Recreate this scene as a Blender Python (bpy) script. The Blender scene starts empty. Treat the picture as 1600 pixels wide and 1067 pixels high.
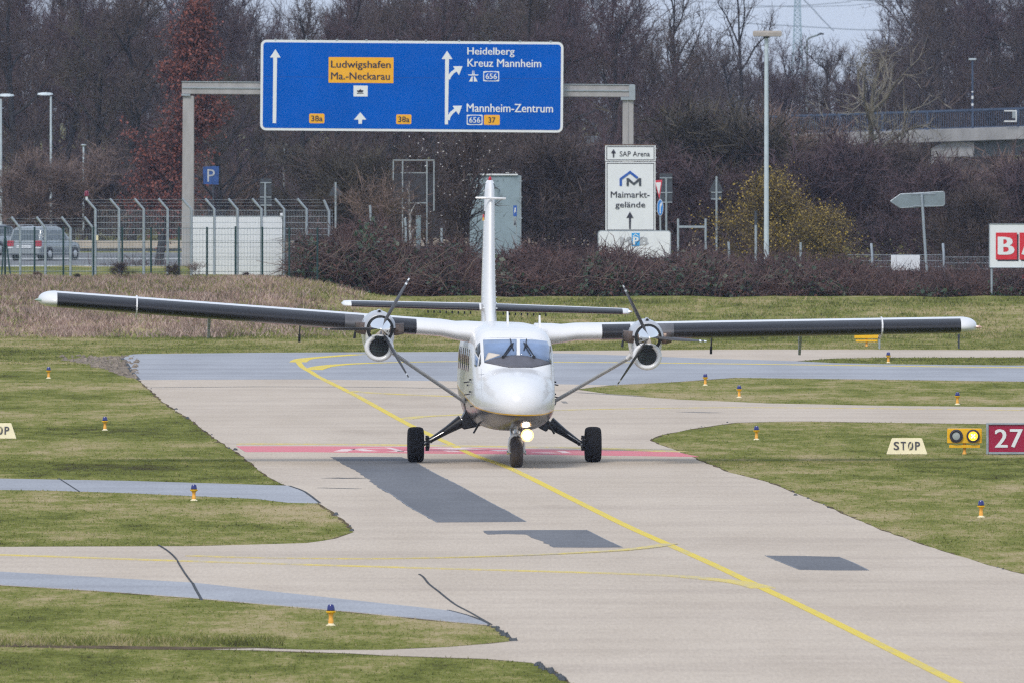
import bpy, bmesh, math, random
import numpy as np
from mathutils import Vector, Matrix
from mathutils.bvhtree import BVHTree
from mathutils.geometry import tessellate_polygon

sc = bpy.context.scene
COL = sc.collection
R = math.radians
rng = np.random.default_rng(7)
random.seed(7)

# ------------------------------------------------------------------ camera
F = 24300.0      # focal length in photo pixels (photo 1600 wide)
HZ = 140.0       # horizon row
H = 7.76         # eye height
cam_d = bpy.data.cameras.new("camera")
cam = bpy.data.objects.new("camera", cam_d)
COL.objects.link(cam)
cam.location = (0, 0, H)
cam.rotation_euler = (R(90), 0, 0)
cam_d.sensor_fit = 'HORIZONTAL'
cam_d.sensor_width = 36.0
cam_d.lens = F / 1600 * 36
cam_d.shift_y = -(533.5 - HZ) / 1600
cam_d.clip_start = 1.0
cam_d.clip_end = 20000
cam_d.dof.use_dof = True
cam_d.dof.focus_distance = 322
cam_d.dof.aperture_fstop = 13
sc.camera = cam

# ------------------------------------------------------------------ world, sun, exposure
SUN_EL, SUN_AZ = R(48), R(205)
w = bpy.data.worlds.new("World")
sc.world = w
w.use_nodes = True
nt = w.node_tree
nt.nodes.clear()
sky = nt.nodes.new("ShaderNodeTexSky")
sky.sky_type = 'NISHITA'
sky.sun_disc = False
sky.sun_elevation = SUN_EL
sky.sun_rotation = SUN_AZ
sky.air_density = 1.0
sky.dust_density = 2.0
mixn = nt.nodes.new("ShaderNodeMix")
mixn.data_type = 'RGBA'
mixn.inputs[0].default_value = 0.72
mixn.inputs[7].default_value = (6.6, 7.55, 9.1, 1)     # pale overcast veil
bgn = nt.nodes.new("ShaderNodeBackground")
bgn.inputs[1].default_value = 0.099
won = nt.nodes.new("ShaderNodeOutputWorld")
nt.links.new(sky.outputs[0], mixn.inputs[6])
nt.links.new(mixn.outputs[2], bgn.inputs[0])
nt.links.new(bgn.outputs[0], won.inputs[0])

sun_d = bpy.data.lights.new("sun", 'SUN')
sun_d.energy = 1.6
sun_d.angle = R(17)
sun_d.color = (1.0, 0.93, 0.84)
sun = bpy.data.objects.new("sun", sun_d)
COL.objects.link(sun)
sd = Vector((math.sin(SUN_AZ) * math.cos(SUN_EL), math.cos(SUN_AZ) * math.cos(SUN_EL), math.sin(SUN_EL)))
sun.rotation_euler = sd.to_track_quat('Z', 'Y').to_euler()

sc.view_settings.view_transform = 'Standard'
sc.view_settings.look = 'None'
sc.view_settings.gamma = 1.0
sc.view_settings.exposure = 0.36
sc.cycles.use_denoising = False
sc.cycles.denoiser = 'OPENIMAGEDENOISE'
sc.cycles.denoising_input_passes = 'RGB_ALBEDO_NORMAL'
sc.cycles.denoising_prefilter = 'ACCURATE'
sc.cycles.adaptive_threshold = .004
sc.cycles.filter_width = 1.25
sc.cycles.max_bounces = 6
sc.cycles.transparent_max_bounces = 8

# ------------------------------------------------------------------ pixel -> place helpers
def W(px, py, Y):
    return Vector(((px - 800) * Y / F, Y, H - (py - HZ) * Y / F))

def G(px, py, z=0.0):
    Y = F * (H - z) / (py - HZ)
    return Vector(((px - 800) * Y / F, Y, z))

def sm(a, b, v):
    t = np.clip((v - a) / (b - a), 0, 1)
    return t * t * (3 - 2 * t)

def tz(x, y):
    """height of the ground"""
    x = np.asarray(x, float); y = np.asarray(y, float)
    L = sm(-3.5, -8.5, x)
    top = 0.56 + 0.67 * L
    up = sm(486, 529, y)
    lump = 0.05 * np.sin(x * 1.3 + y * .31) * np.sin(x * .37 - y * .17) * up
    down = sm(566, 690, y)
    return (top + lump) * up * (1 - down) - 1.05 * down

class Px:
    """local frame of a thing that faces the camera at depth Y"""
    def __init__(s, cx, Y, gz=None):
        s.S = F / Y; s.cx = cx; s.Y = Y
        s.X = (cx - 800) / s.S
        s.gz = float(tz(s.X, Y)) if gz is None else gz
        s.loc = (s.X, Y, s.gz)
    def x(s, px): return (px - s.cx) / s.S
    def z(s, py): return H - (py - HZ) / s.S - s.gz
    def m(s, n): return n / s.S

# ------------------------------------------------------------------ mesh builder
class MB:
    def __init__(s): s.v = []; s.f = []; s.mi = []
    def add(s, vs, fs, mi=0):
        b = len(s.v); s.v += [tuple(v) for v in vs]
        s.f += [tuple(i + b for i in f) for f in fs]; s.mi += [mi] * len(fs); return s
    def box(s, x0, x1, y0, y1, z0, z1, mi=0):
        v = [(x, y, z) for x in (x0, x1) for y in (y0, y1) for z in (z0, z1)]
        return s.add(v, [(0, 1, 3, 2), (4, 6, 7, 5), (0, 4, 5, 1), (2, 3, 7, 6), (0, 2, 6, 4), (1, 5, 7, 3)], mi)
    def tube(s, pts, rad, n=8, mi=0, cap=True):
        pts = [Vector(p) for p in pts]
        if not hasattr(rad, '__len__'): rad = [rad] * len(pts)
        vs = []; fs = []
        t0 = (pts[1] - pts[0]).normalized()
        up = Vector((0, 0, 1)) if abs(t0.z) < .9 else Vector((1, 0, 0))
        for i, p in enumerate(pts):
            a = pts[max(i - 1, 0)]; b = pts[min(i + 1, len(pts) - 1)]
            t = (b - a).normalized()
            u = t.cross(up)
            if u.length < 1e-5: u = t.cross(Vector((0, 1, 0)))
            u.normalize(); w_ = u.cross(t)
            r = rad[i]
            rx, ry = r if hasattr(r, '__len__') else (r, r)
            for k in range(n):
                an = 2 * math.pi * k / n
                vs.append(p + u * math.cos(an) * rx + w_ * math.sin(an) * ry)
        for i in range(len(pts) - 1):
            for k in range(n):
                k2 = (k + 1) % n
                fs.append((i * n + k, i * n + k2, (i + 1) * n + k2, (i + 1) * n + k))
        if cap:
            fs.append(tuple(range(n))[::-1]); fs.append(tuple(range((len(pts) - 1) * n, len(pts) * n)))
        return s.add(vs, fs, mi)
    def loft(s, rings, cap=True, mi=0):
        n = len(rings[0]); vs = [p for r in rings for p in r]; fs = []
        for i in range(len(rings) - 1):
            for k in range(n):
                k2 = (k + 1) % n
                fs.append((i * n + k, i * n + k2, (i + 1) * n + k2, (i + 1) * n + k))
        if cap:
            fs.append(tuple(range(n))[::-1]); fs.append(tuple(range((len(rings) - 1) * n, len(rings) * n)))
        return s.add(vs, fs, mi)
    def lathe(s, prof, c=(0, 0, 0), axis='z', n=24, mi=0):
        """prof: list of (radius, height)"""
        rings = []
        for r, h in prof:
            ring = []
            for k in range(n):
                a = 2 * math.pi * k / n
                if axis == 'z': ring.append((c[0] + r * math.cos(a), c[1] + r * math.sin(a), c[2] + h))
                elif axis == 'y': ring.append((c[0] + r * math.cos(a), c[1] + h, c[2] + r * math.sin(a)))
                else: ring.append((c[0] + h, c[1] + r * math.cos(a), c[2] + r * math.sin(a)))
            rings.append(ring)
        return s.loft(rings, True, mi)
    def prism(s, poly, y0, y1, mi=0):
        """poly of (x,z) extruded between y0 and y1"""
        n = len(poly)
        v = [(p[0], y0, p[1]) for p in poly] + [(p[0], y1, p[1]) for p in poly]
        tri = tessellate_polygon([[Vector((p[0], p[1], 0)) for p in poly]])
        f = [tuple(t) for t in tri] + [tuple(i + n for i in t[::-1]) for t in tri]
        f += [(i, (i + 1) % n, (i + 1) % n + n, i + n) for i in range(n)]
        return s.add(v, f, mi)
    def flat(s, poly, z, mi=0):
        v = [(p[0], p[1], z) for p in poly]
        tri = tessellate_polygon([[Vector((p[0], p[1], 0)) for p in poly]])
        return s.add(v, [tuple(t) for t in tri], mi)
    def skirt(s, outline, z, z0=.0005, closed=True):
        n = len(outline)
        v = [(p[0], p[1], z) for p in outline] + [(p[0], p[1], z0) for p in outline]
        return s.add(v, [(i, (i + 1) % n, n + (i + 1) % n, n + i) for i in range(n if closed else n - 1)])
    def text(s, body, x0, x1, z0, z1, y, thick=.01, bold=0.0, mi=0):
        """lettering filling the box x0..x1, z0..z1 in the plane y, facing -Y"""
        cu = bpy.data.curves.new("lettering", 'FONT'); cu.body = body; cu.extrude = 0.5; cu.resolution_u = 3
        o = bpy.data.objects.new("lettering", cu); COL.objects.link(o)
        dg = bpy.context.evaluated_depsgraph_get(); dg.update()
        me = bpy.data.meshes.new_from_object(o.evaluated_get(dg))
        vs = np.array([v.co[:] for v in me.vertices]); fs = [tuple(p.vertices) for p in me.polygons]
        bpy.data.objects.remove(o); bpy.data.meshes.remove(me); bpy.data.curves.remove(cu)
        mn, mx = vs.min(0), vs.max(0)
        q = (vs - mn) / np.maximum(mx - mn, 1e-6)
        X = x0 + q[:, 0] * (x1 - x0); Z = z0 + q[:, 1] * (z1 - z0); Y = y + (0.5 - q[:, 2]) * thick
        s.add(np.stack([X, Y, Z], 1).tolist(), fs, mi)
        if bold:
            e = (z1 - z0) * bold * 2.2
            s.add(np.stack([X + e, Y - .0012, Z], 1).tolist(), fs, mi); s.add(np.stack([X - e, Y - .0006, Z + e * .3], 1).tolist(), fs, mi)
        return s
    def xf(s, fn): s.v = [tuple(fn(Vector(v))) for v in s.v]; return s
    def build(s, name, mat, parent=None, smooth=0, bevel=0.0, loc=None, fix=True):
        me = bpy.data.meshes.new(name)
        me.from_pydata(s.v, [], s.f)
        for m_ in (mat if isinstance(mat, (list, tuple)) else [mat]): me.materials.append(m_)
        if any(s.mi): me.polygons.foreach_set('material_index', s.mi)
        if fix:
            bm = bmesh.new(); bm.from_mesh(me)
            if bevel: bmesh.ops.remove_doubles(bm, verts=bm.verts, dist=1e-6)
            bmesh.ops.recalc_face_normals(bm, faces=bm.faces)
            if bevel:
                es = [e for e in bm.edges if len(e.link_faces) == 2 and e.calc_face_angle(0) > .5]
                bmesh.ops.bevel(bm, geom=es, offset=bevel, segments=2, affect='EDGES', clamp_overlap=True)
            bm.to_mesh(me); bm.free()
        if smooth:
            me.shade_smooth()
            me.set_sharp_from_angle(angle=R(smooth))
        o = bpy.data.objects.new(name, me); COL.objects.link(o)
        if parent: o.parent = parent
        if loc: o.location = loc
        return o

def mesh_np(name, V, Fc, mat, parent=None, nper=3, tint=None):
    """big triangle or quad soups straight from arrays"""
    V = np.ascontiguousarray(V, np.float32); Fc = np.ascontiguousarray(Fc, np.int32)
    me = bpy.data.meshes.new(name)
    me.vertices.add(len(V)); me.vertices.foreach_set('co', V.ravel())
    nf = len(Fc); me.loops.add(nf * nper); me.polygons.add(nf)
    me.loops.foreach_set('vertex_index', Fc.ravel())
    me.polygons.foreach_set('loop_start', np.arange(0, nf * nper, nper, dtype=np.int32))
    me.polygons.foreach_set('loop_total', np.full(nf, nper, np.int32))
    for m_ in (mat if isinstance(mat, (list, tuple)) else [mat]): me.materials.append(m_)
    if tint is not None:
        at = me.attributes.new("tint", 'FLOAT', 'POINT'); at.data.foreach_set('value', np.ascontiguousarray(tint, np.float32))
    me.update(calc_edges=True)
    o = bpy.data.objects.new(name, me); COL.objects.link(o)
    if parent: o.parent = parent
    return o

def thing(name, label, cat, loc=(0, 0, 0), rz=0.0, group=None):
    o = bpy.data.objects.new(name, None); COL.objects.link(o)
    o.empty_display_size = .3
    o.location = loc; o.rotation_euler = (0, 0, rz)
    return tag(o, label, cat, group)
def tag(o, label, cat, group=None):
    o["label"] = label; o["category"] = cat
    if group: o["group"] = group
    return o
def setting(o, kind="structure", label=None, cat=None):
    o["kind"] = kind
    if label: o["label"] = label
    if cat: o["category"] = cat
    return o
def dup(root, loc, rz=None, label=None, scale=None):
    c = root.copy(); COL.objects.link(c); c.location = loc
    if rz is not None: c.rotation_euler = (0, 0, rz)
    if scale is not None: c.scale = scale
    if label: c["label"] = label
    for ch in list(root.children):
        d = ch.copy(); COL.objects.link(d); d.parent = c
        for g in list(ch.children):
            e = g.copy(); COL.objects.link(e); e.parent = d
    return c

# ------------------------------------------------------------------ materials
def base_mat(name):
    m = bpy.data.materials.new(name); m.use_nodes = True
    n = m.node_tree.nodes; l = m.node_tree.links
    return m, n, l, n["Principled BSDF"]
def M(name, c, rough=.6, metal=0.0, var=.12, scale=4.0, coat=0.0, bump=0.0, stretch=(1, 1, 1), spec=.5, trans=0.0):
    m, n, l, b = base_mat(name)
    tc = n.new("ShaderNodeTexCoord"); mp = n.new("ShaderNodeMapping"); mp.inputs[3].default_value = stretch
    nz = n.new("ShaderNodeTexNoise"); nz.inputs["Scale"].default_value = scale; nz.inputs["Detail"].default_value = 6; nz.inputs["Roughness"].default_value = .65
    rp = n.new("ShaderNodeValToRGB")
    rp.color_ramp.elements[0].position = .3; rp.color_ramp.elements[1].position = .7
    rp.color_ramp.elements[0].color = tuple(x * (1 - var) for x in c) + (1,)
    rp.color_ramp.elements[1].color = tuple(min(1, x * (1 + var)) for x in c) + (1,)
    l.new(tc.outputs["Object"], mp.inputs[0]); l.new(mp.outputs[0], nz.inputs["Vector"])
    l.new(nz.outputs["Fac"], rp.inputs[0]); l.new(rp.outputs[0], b.inputs["Base Color"])
    b.inputs["Roughness"].default_value = rough; b.inputs["Metallic"].default_value = metal
    b.inputs["Coat Weight"].default_value = coat; b.inputs["Coat Roughness"].default_value = .12; b.inputs["Specular IOR Level"].default_value = spec
    if bump:
        bp = n.new("ShaderNodeBump"); bp.inputs["Strength"].default_value = bump; bp.inputs["Distance"].default_value = .02
        l.new(nz.outputs["Fac"], bp.inputs["Height"]); l.new(bp.outputs[0], b.inputs["Normal"])
    return m
def Mem(name, c, st):
    m, n, l, b = base_mat(name)
    b.inputs["Base Color"].default_value = c + (1,); b.inputs["Emission Color"].default_value = c + (1,); b.inputs["Emission Strength"].default_value = st
    return m

def noise(n, l, vec, scale, detail=5, rough=.6):
    nz = n.new("ShaderNodeTexNoise"); nz.inputs["Scale"].default_value = scale
    nz.inputs["Detail"].default_value = detail; nz.inputs["Roughness"].default_value = rough
    l.new(vec, nz.inputs["Vector"]); return nz.outputs["Fac"]
def mapped(n, l, src, sc_):
    mp = n.new("ShaderNodeMapping"); mp.inputs[3].default_value = sc_; l.new(src, mp.inputs[0]); return mp.outputs[0]
def ramp(n, l, fac, stops):
    r = n.new("ShaderNodeValToRGB"); e = r.color_ramp.elements
    while len(e) < len(stops): e.new(.5)
    for el, (p, c) in zip(e, stops):
        el.position = p; el.color = tuple(c) + (1,) if len(c) == 3 else c
    l.new(fac, r.inputs[0]); return r.outputs[0]
def mixc(n, l, fac, a, b_, mode='MIX'):
    mx = n.new("ShaderNodeMix"); mx.data_type = 'RGBA'; mx.blend_type = mode
    for sk, v in ((0, fac), (6, a), (7, b_)):
        if isinstance(v, (int, float)): mx.inputs[sk].default_value = v
        elif isinstance(v, tuple): mx.inputs[sk].default_value = v + (1,) if len(v) == 3 else v
        else: l.new(v, mx.inputs[sk])
    return mx.outputs[2]
def math_(n, l, op, a, b_=None):
    mn = n.new("ShaderNodeMath"); mn.operation = op
    for i, v in enumerate((a, b_)):
        if v is None: continue
        if isinstance(v, (int, float)): mn.inputs[i].default_value = v
        else: l.new(v, mn.inputs[i])
    return mn.outputs[0]

def pavement(name, dark, light, streak=.5):
    m, n, l, b = base_mat(name)
    g = n.new("ShaderNodeNewGeometry").outputs["Position"]
    broad = noise(n, l, mapped(n, l, g, (.35, .04, 1)), 1.0, 6, .65)
    fine = noise(n, l, mapped(n, l, g, (20, 1.1, 1)), 1.0, 5, .85)
    stain = noise(n, l, mapped(n, l, g, (.22, .05, 1)), 1.0, 8, .75)
    st = noise(n, l, mapped(n, l, g, (.12, .30, 1)), 1.0, 5, .7)
    c = ramp(n, l, broad, [(.3, dark), (.7, light)])
    f2 = ramp(n, l, fine, [(.28, (.83, .83, .84)), (.72, (1.14, 1.14, 1.13))])
    c = mixc(n, l, 1.0, c, f2, 'MULTIPLY')
    c = mixc(n, l, 1.0, c, ramp(n, l, stain, [(.27, (.86, .85, .85)), (.42, (1, 1, 1))]), 'MULTIPLY')
    s2 = ramp(n, l, st, [(.36, (.84, .83, .84)), (.56, (1.04, 1.04, 1.04))])
    c = mixc(n, l, streak, c, mixc(n, l, 1.0, c, s2, 'MULTIPLY'))
    l.new(c, b.inputs["Base Color"]); b.inputs["Roughness"].default_value = .9
    b.inputs["Specular IOR Level"].default_value = 0.0
    return m

def worn_paint(name, c, under, amount=.45):
    m, n, l, b = base_mat(name)
    g = n.new("ShaderNodeNewGeometry").outputs["Position"]
    f = noise(n, l, mapped(n, l, g, (5, .5, 1)), 1.0, 5, .7)
    f2 = noise(n, l, mapped(n, l, g, (.5, .08, 1)), 1.0, 3, .6)
    s = math_(n, l, 'ADD', math_(n, l, 'MULTIPLY', f, .6), math_(n, l, 'MULTIPLY', f2, .4))
    col = ramp(n, l, s, [(max(0, amount - .1), under), (amount + .12, c)])
    l.new(col, b.inputs["Base Color"]); b.inputs["Roughness"].default_value = .8; b.inputs["Specular IOR Level"].default_value = .05
    return m

def grass_mat(name, tinted, dry=0.0, dull=1.0):
    m, n, l, b = base_mat(name)
    g = n.new("ShaderNodeNewGeometry").outputs["Position"]
    big = noise(n, l, mapped(n, l, g, (.09, .055, 0)), 1.0, 4, .6)
    mid = noise(n, l, mapped(n, l, g, (.7, .13, 0)), 1.0, 5, .7)
    fin = noise(n, l, mapped(n, l, g, (1.5, .42, 0)), 1.0, 4, .7)
    sml = noise(n, l, mapped(n, l, g, (8.0, 2.4, 0)), 1.0, 4, .85)
    t = math_(n, l, 'ADD', math_(n, l, 'ADD', math_(n, l, 'MULTIPLY', big, .38), math_(n, l, 'MULTIPLY', fin, .26)), math_(n, l, 'ADD', math_(n, l, 'MULTIPLY', mid, .26), math_(n, l, 'MULTIPLY', sml, .32)))
    t = math_(n, l, 'ADD', math_(n, l, 'MULTIPLY', math_(n, l, 'SUBTRACT', t, .5), 2.2), .296 + dry)
    if tinted:
        a = n.new("ShaderNodeAttribute"); a.attribute_name = "tint"
        t = math_(n, l, 'ADD', t, math_(n, l, 'MULTIPLY', math_(n, l, 'SUBTRACT', a.outputs["Fac"], .5), .30))
    d = dull * .93
    c = ramp(n, l, t, [(.24, (.070 * d, .062 * d, .036 * d)), (.34, (.100 * d, .108 * d, .034 * d)), (.46, (.155 * d, .172 * d, .046 * d)), (.54, (.205 * d, .215 * d, .066 * d)),
                       (.62, (.300 * d, .265 * d, .120 * d)), (.74, (.410 * d, .335 * d, .200 * d))])
    l.new(c, b.inputs["Base Color"]); b.inputs["Roughness"].default_value = .9
    b.inputs["Specular IOR Level"].default_value = 0.0
    if tinted:
        c2 = mixc(n, l, 1.0, c, (1.42, 1.42, 1.42), 'MULTIPLY')
        l.new(c2, b.inputs["Base Color"])
        tr = n.new("ShaderNodeBsdfTranslucent"); ms = n.new("ShaderNodeMixShader"); ms.inputs[0].default_value = .5
        l.new(c2, tr.inputs["Color"]); l.new(b.outputs[0], ms.inputs[1]); l.new(tr.outputs[0], ms.inputs[2]); l.new(ms.outputs[0], n["Material Output"].inputs[0])
    return m

def dry_mat(name):
    m, n, l, b = base_mat(name)
    g = n.new("ShaderNodeNewGeometry").outputs["Position"]
    t = noise(n, l, mapped(n, l, g, (.6, .12, 0)), 1.0, 4, .7)
    a = n.new("ShaderNodeAttribute"); a.attribute_name = "tint"
    t = math_(n, l, 'ADD', math_(n, l, 'MULTIPLY', t, .6), math_(n, l, 'MULTIPLY', a.outputs["Fac"], .4))
    c = ramp(n, l, t, [(.27, (.13, .12, .07)), (.40, (.29, .195, .16)), (.55, (.48, .34, .29)), (.75, (.72, .56, .48))])
    l.new(c, b.inputs["Base Color"]); b.inputs["Roughness"].default_value = .9; b.inputs["Specular IOR Level"].default_value = 0.0
    tr = n.new("ShaderNodeBsdfTranslucent"); ms = n.new("ShaderNodeMixShader"); ms.inputs[0].default_value = .45
    l.new(c, tr.inputs["Color"]); l.new(b.outputs[0], ms.inputs[1]); l.new(tr.outputs[0], ms.inputs[2]); l.new(ms.outputs[0], n["Material Output"].inputs[0])
    return m

m_conc = pavement("taxiway_concrete", (.465, .402, .335), (.535, .468, .396), .55)
m_asph = pavement("worn_asphalt", (.31, .325, .355), (.375, .392, .425), .7)
m_patch = pavement("fresh_asphalt", (.150, .158, .175), (.200, .208, .225), .5)
m_road = pavement("road_asphalt", (.16, .17, .18), (.21, .22, .23), .5)
m_yel = worn_paint("yellow_marking", (.66, .52, .10), (.45, .40, .27), .38)
m_yelf = worn_paint("faded_yellow_marking", (.62, .50, .16), (.44, .40, .34), .46)
m_red = worn_paint("red_marking", (.62, .21, .245), (.48, .26, .25), .38)
m_whm = worn_paint("white_marking", (.70, .56, .55), (.62, .28, .30), .36)
m_tar = M("tar_seam", (.085, .094, .104), .9, var=.3, scale=2, spec=0)
m_soil = M("dark_soil", (.11, .086, .060), .95, var=.6, scale=1.5, spec=0)
m_grav = M("loose_gravel", (.22, .185, .15), .95, var=.6, scale=3, spec=0)
m_ground = grass_mat("grass_ground", False)
m_blade = grass_mat("grass_blades", True)
m_dry = dry_mat("dry_grass_blades")

m_white = M("white_aircraft_paint", (.73, .73, .74), .22, var=.03, scale=1.5, coat=.3)
m_boot = M("black_rubber_boot", (.010, .010, .013), .28, var=.25, scale=3, stretch=(.3, 1, 1))
m_bootg = M("grey_rubber_boot", (.10, .10, .11), .4, var=.25, scale=3)
m_black = M("black_metal", (.010, .011, .015), .38, var=.2)
m_tyre = M("tyre_rubber", (.011, .011, .013), .8, var=.3, scale=8, spec=.25)
m_chrome = M("polished_spinner", (.90, .90, .90), .07, 1.0, var=.02)
m_silver = M("bare_aluminium", (.62, .63, .65), .3, 1.0, var=.1, scale=6)
m_cowl = M("grey_cowl_paint", (.42, .44, .48), .3, var=.1, scale=5, coat=.2)
m_exh = M("sooty_exhaust_metal", (.16, .12, .10), .42, .7, var=.4, scale=9)
m_glass = M("cockpit_glass", (.15, .225, .38), .04, 0, var=.35, scale=1.2, spec=.9, coat=.6)
m_paper = M("pale_cover", (.60, .53, .46), .7, var=.05)
m_dglass = M("dark_glass", (.02, .025, .03), .05, var=.2, spec=.8)
m_anti = M("antiglare_paint", (.10, .10, .12), .6, var=.15, scale=6)
m_int = M("dark_intake", (.008, .010, .010), .6, var=.3)
m_galv = M("galvanised_steel", (.34, .39, .43), .5, .35, var=.15, scale=6)
m_pole = M("grey_lamp_pole", (.52, .60, .66), .5, .2, var=.1, scale=3)
m_gant = M("gantry_steel", (.37, .36, .365), .55, .2, var=.18, scale=2, stretch=(1, 1, .3))
m_green = M("green_fence_paint", (.008, .042, .042), .5, var=.2)
m_blue = M("motorway_blue", (.0, .098, .50), .8, var=.10, scale=.6, spec=0)
m_signw = M("sign_white", (.74, .77, .80), .5, var=.04, scale=2)
m_signy = M("sign_yellow", (.86, .42, .008), .5, var=.05, scale=2)
m_ink = M("sign_ink", (.03, .03, .045), .5, var=.05)
m_inkb = M("sign_ink_blue", (.02, .10, .42), .5, var=.05)
m_lb = M("parking_blue", (.03, .34, .72), .5, var=.05)
m_grey = M("sign_back_grey", (.20, .25, .27), .6, var=.12, scale=3)
m_dgrey = M("dark_sign_back", (.045, .055, .07), .6, var=.2)
m_kiosk = M("grey_green_cladding", (.25, .33, .38), .6, var=.10, scale=2)
m_cream = M("cream_board", (.80, .72, .48), .6, var=.05, scale=4)
m_rgl = M("yellow_lamp_housing", (.88, .50, .01), .4, var=.05)
m_or = M("orange_yellow_base", (.86, .42, .06), .55, var=.12, scale=20)
m_blens = M("blue_lens", (.012, .018, .16), .15, var=.1, spec=.7)
m_rsign = M("red_sign_face", (.33, .006, .045), .4, var=.08, scale=4)
m_rbill = M("red_square", (.62, .02, .035), .5, var=.05)
m_rust = M("rusty_steel", (.12, .065, .045), .85, var=.35, scale=8)
m_bconc = M("bridge_concrete", (.30, .30, .31), .85, var=.28, scale=.9, stretch=(1, 1, .25))
m_bdark = M("bridge_girder", (.13, .15, .17), .8, var=.15, scale=.5)
m_brail = M("blue_railing", (.045, .075, .14), .5, var=.15)
m_barr = M("pale_barrier", (.46, .40, .34), .9, var=.2, scale=1)
m_bark = M("bark", (.024, .024, .027), .9, var=.35, scale=5, stretch=(1, 1, .3))
m_barkl = M("lichen_bark", (.135, .12, .085), .9, var=.35, scale=3)
m_barkw = M("pale_birch_bark", (.42, .43, .45), .8, var=.4, scale=3, stretch=(1, 1, 2.5))
TW = {
 'purple': M("purple_twigs", (.070, .044, .050), .9, var=.7, scale=1.4),
 'brown': M("brown_twigs", (.070, .051, .046), .9, var=.7, scale=1.4),
 'olive': M("olive_twigs", (.064, .054, .038), .9, var=.7, scale=1.4),
 'grey': M("grey_twigs", (.078, .062, .068), .9, var=.6, scale=1.4),
 'tan': M("tan_twigs", (.165, .116, .098), .9, var=.5, scale=1.2),
 'lichen': M("lichen_twigs", (.26, .235, .19), .9, var=.35, scale=.35),
 'bramble': M("bramble_stems", (.088, .052, .047), .9, var=.8, scale=.9),
 'yellow': M("yellow_twigs", (.115, .085, .038), .9, var=.35, scale=.8),
}
m_oak = M("rust_oak_leaves", (.165, .052, .036), .8, var=.65, scale=2.5)
m_bleaf = M("bramble_leaves", (.034, .066, .032), .5, var=.6, scale=1.5)
m_bleafr = M("red_brown_bramble_leaves", (.085, .035, .026), .7, var=.5, scale=1.5)
m_ylw = M("yellow_blossom", (.33, .24, .045), .8, var=.3, scale=2)
m_blos = M("white_blossom", (.80, .78, .78), .8, var=.05)
# ================================================================== GROUND
def ground_sheet():
    xs = np.concatenate([[-3000, -1200, -400, -150], np.arange(-60, 61, 1.5), [150, 400, 1200, 3000]])
    ys = np.concatenate([[-6000, -2000, -300, 0, 120, 180], np.arange(200, 480, 12), np.arange(480, 700, 3), np.arange(700, 1200, 20), [1400, 1800, 2600, 3600, 4500]])
    X, Y = np.meshgrid(xs, ys)
    Z = tz(X, Y)
    V = np.stack([X, Y, Z], -1).reshape(-1, 3)
    nx, ny = len(xs), len(ys)
    i = (np.arange(ny - 1)[:, None] * nx + np.arange(nx - 1)[None, :]).ravel()
    Fq = np.stack([i, i + 1, i + 1 + nx, i + nx], 1)
    o = mesh_np("grass_ground", V, Fq, m_ground, nper=4)
    o.data.shade_smooth()
    return setting(o, label="green and straw coloured airfield grass")
ground_sheet()

conc_px = [(1010, 1150), (960, 1107), (925, 1085), (890, 1067), (872, 1050), (850, 1041), (830, 1035), (760, 1029), (700, 1027), (600, 1023.5), (550, 1020.5), (480, 1018), (400, 1015.5), (330, 1014.3),
 (400, 1012.3), (480, 1015), (600, 1015), (700, 1010.5), (770, 1005), (803, 1001), (796, 992), (783, 984), (768, 977), (700, 971), (550, 956), (300, 934), (150, 923), (0, 914), (-700, 880),
 (-700, 862), (0, 854), (300, 853), (480, 848), (525, 841), (553, 831), (540, 815), (522, 800), (500, 787), (470, 770), (445, 757), (428, 749), (410, 738), (392, 722), (375, 709), (352, 695), (330, 681), (306, 661), (285, 648), (258, 630), (238, 612), (226, 601), (216, 592), (205, 580), (198, 570), (190, 559), (204, 554), (215, 553), (400, 551), (720, 549.5), (870, 548),
 (1200, 546), (1600, 547), (2300, 549), (2300, 556.5), (1600, 558), (1380, 558.5), (1300, 560), (1243, 564), (1300, 567), (1400, 569), (1600, 571), (2300, 575),
 (2300, 602), (1600, 596), (1300, 592), (1150, 590), (1050, 597), (950, 602), (900, 608), (960, 617), (1060, 624), (1200, 630), (1400, 634), (1600, 636), (2300, 642),
 (2300, 671), (1600, 663), (1250, 658), (1150, 660), (1080, 670), (1035, 679), (1015, 687), (1026, 693), (1060, 705), (1100, 722), (1140, 738), (1200, 753), (1245, 771), (1290, 790), (1330, 808), (1370, 825), (1420, 843), (1470, 860), (1545, 883), (1600, 897), (2100, 1150)]
asph1_px = [(190, 559.2), (204, 554.2), (215, 553.2), (400, 551.2), (720, 550), (870, 552), (1000, 556), (1100, 560), (1243, 564.2), (1300, 567.2), (1400, 569.2), (1600, 571.2), (2300, 575.2), (2300, 601.8), (1600, 595.8),
 (1300, 591.8), (1150, 589.8), (1050, 596.8), (950, 601.5), (870, 600), (720, 595.5), (480, 592.5), (218, 593.5), (206, 580), (199, 570)]
asph2_px = [(-700, 872), (0, 893), (300, 910), (500, 932), (650, 948), (712, 955), (766, 976), (700, 970.5), (550, 955.5), (300, 933.5), (150, 922.5), (0, 913.5), (-700, 881)]
asph3_px = [(-700, 741), (0, 747.5), (200, 751), (400, 757), (450, 758.5), (475, 768), (500, 786), (450, 785), (400, 779), (200, 770), (80, 766), (0, 765), (-700, 757)]

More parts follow.
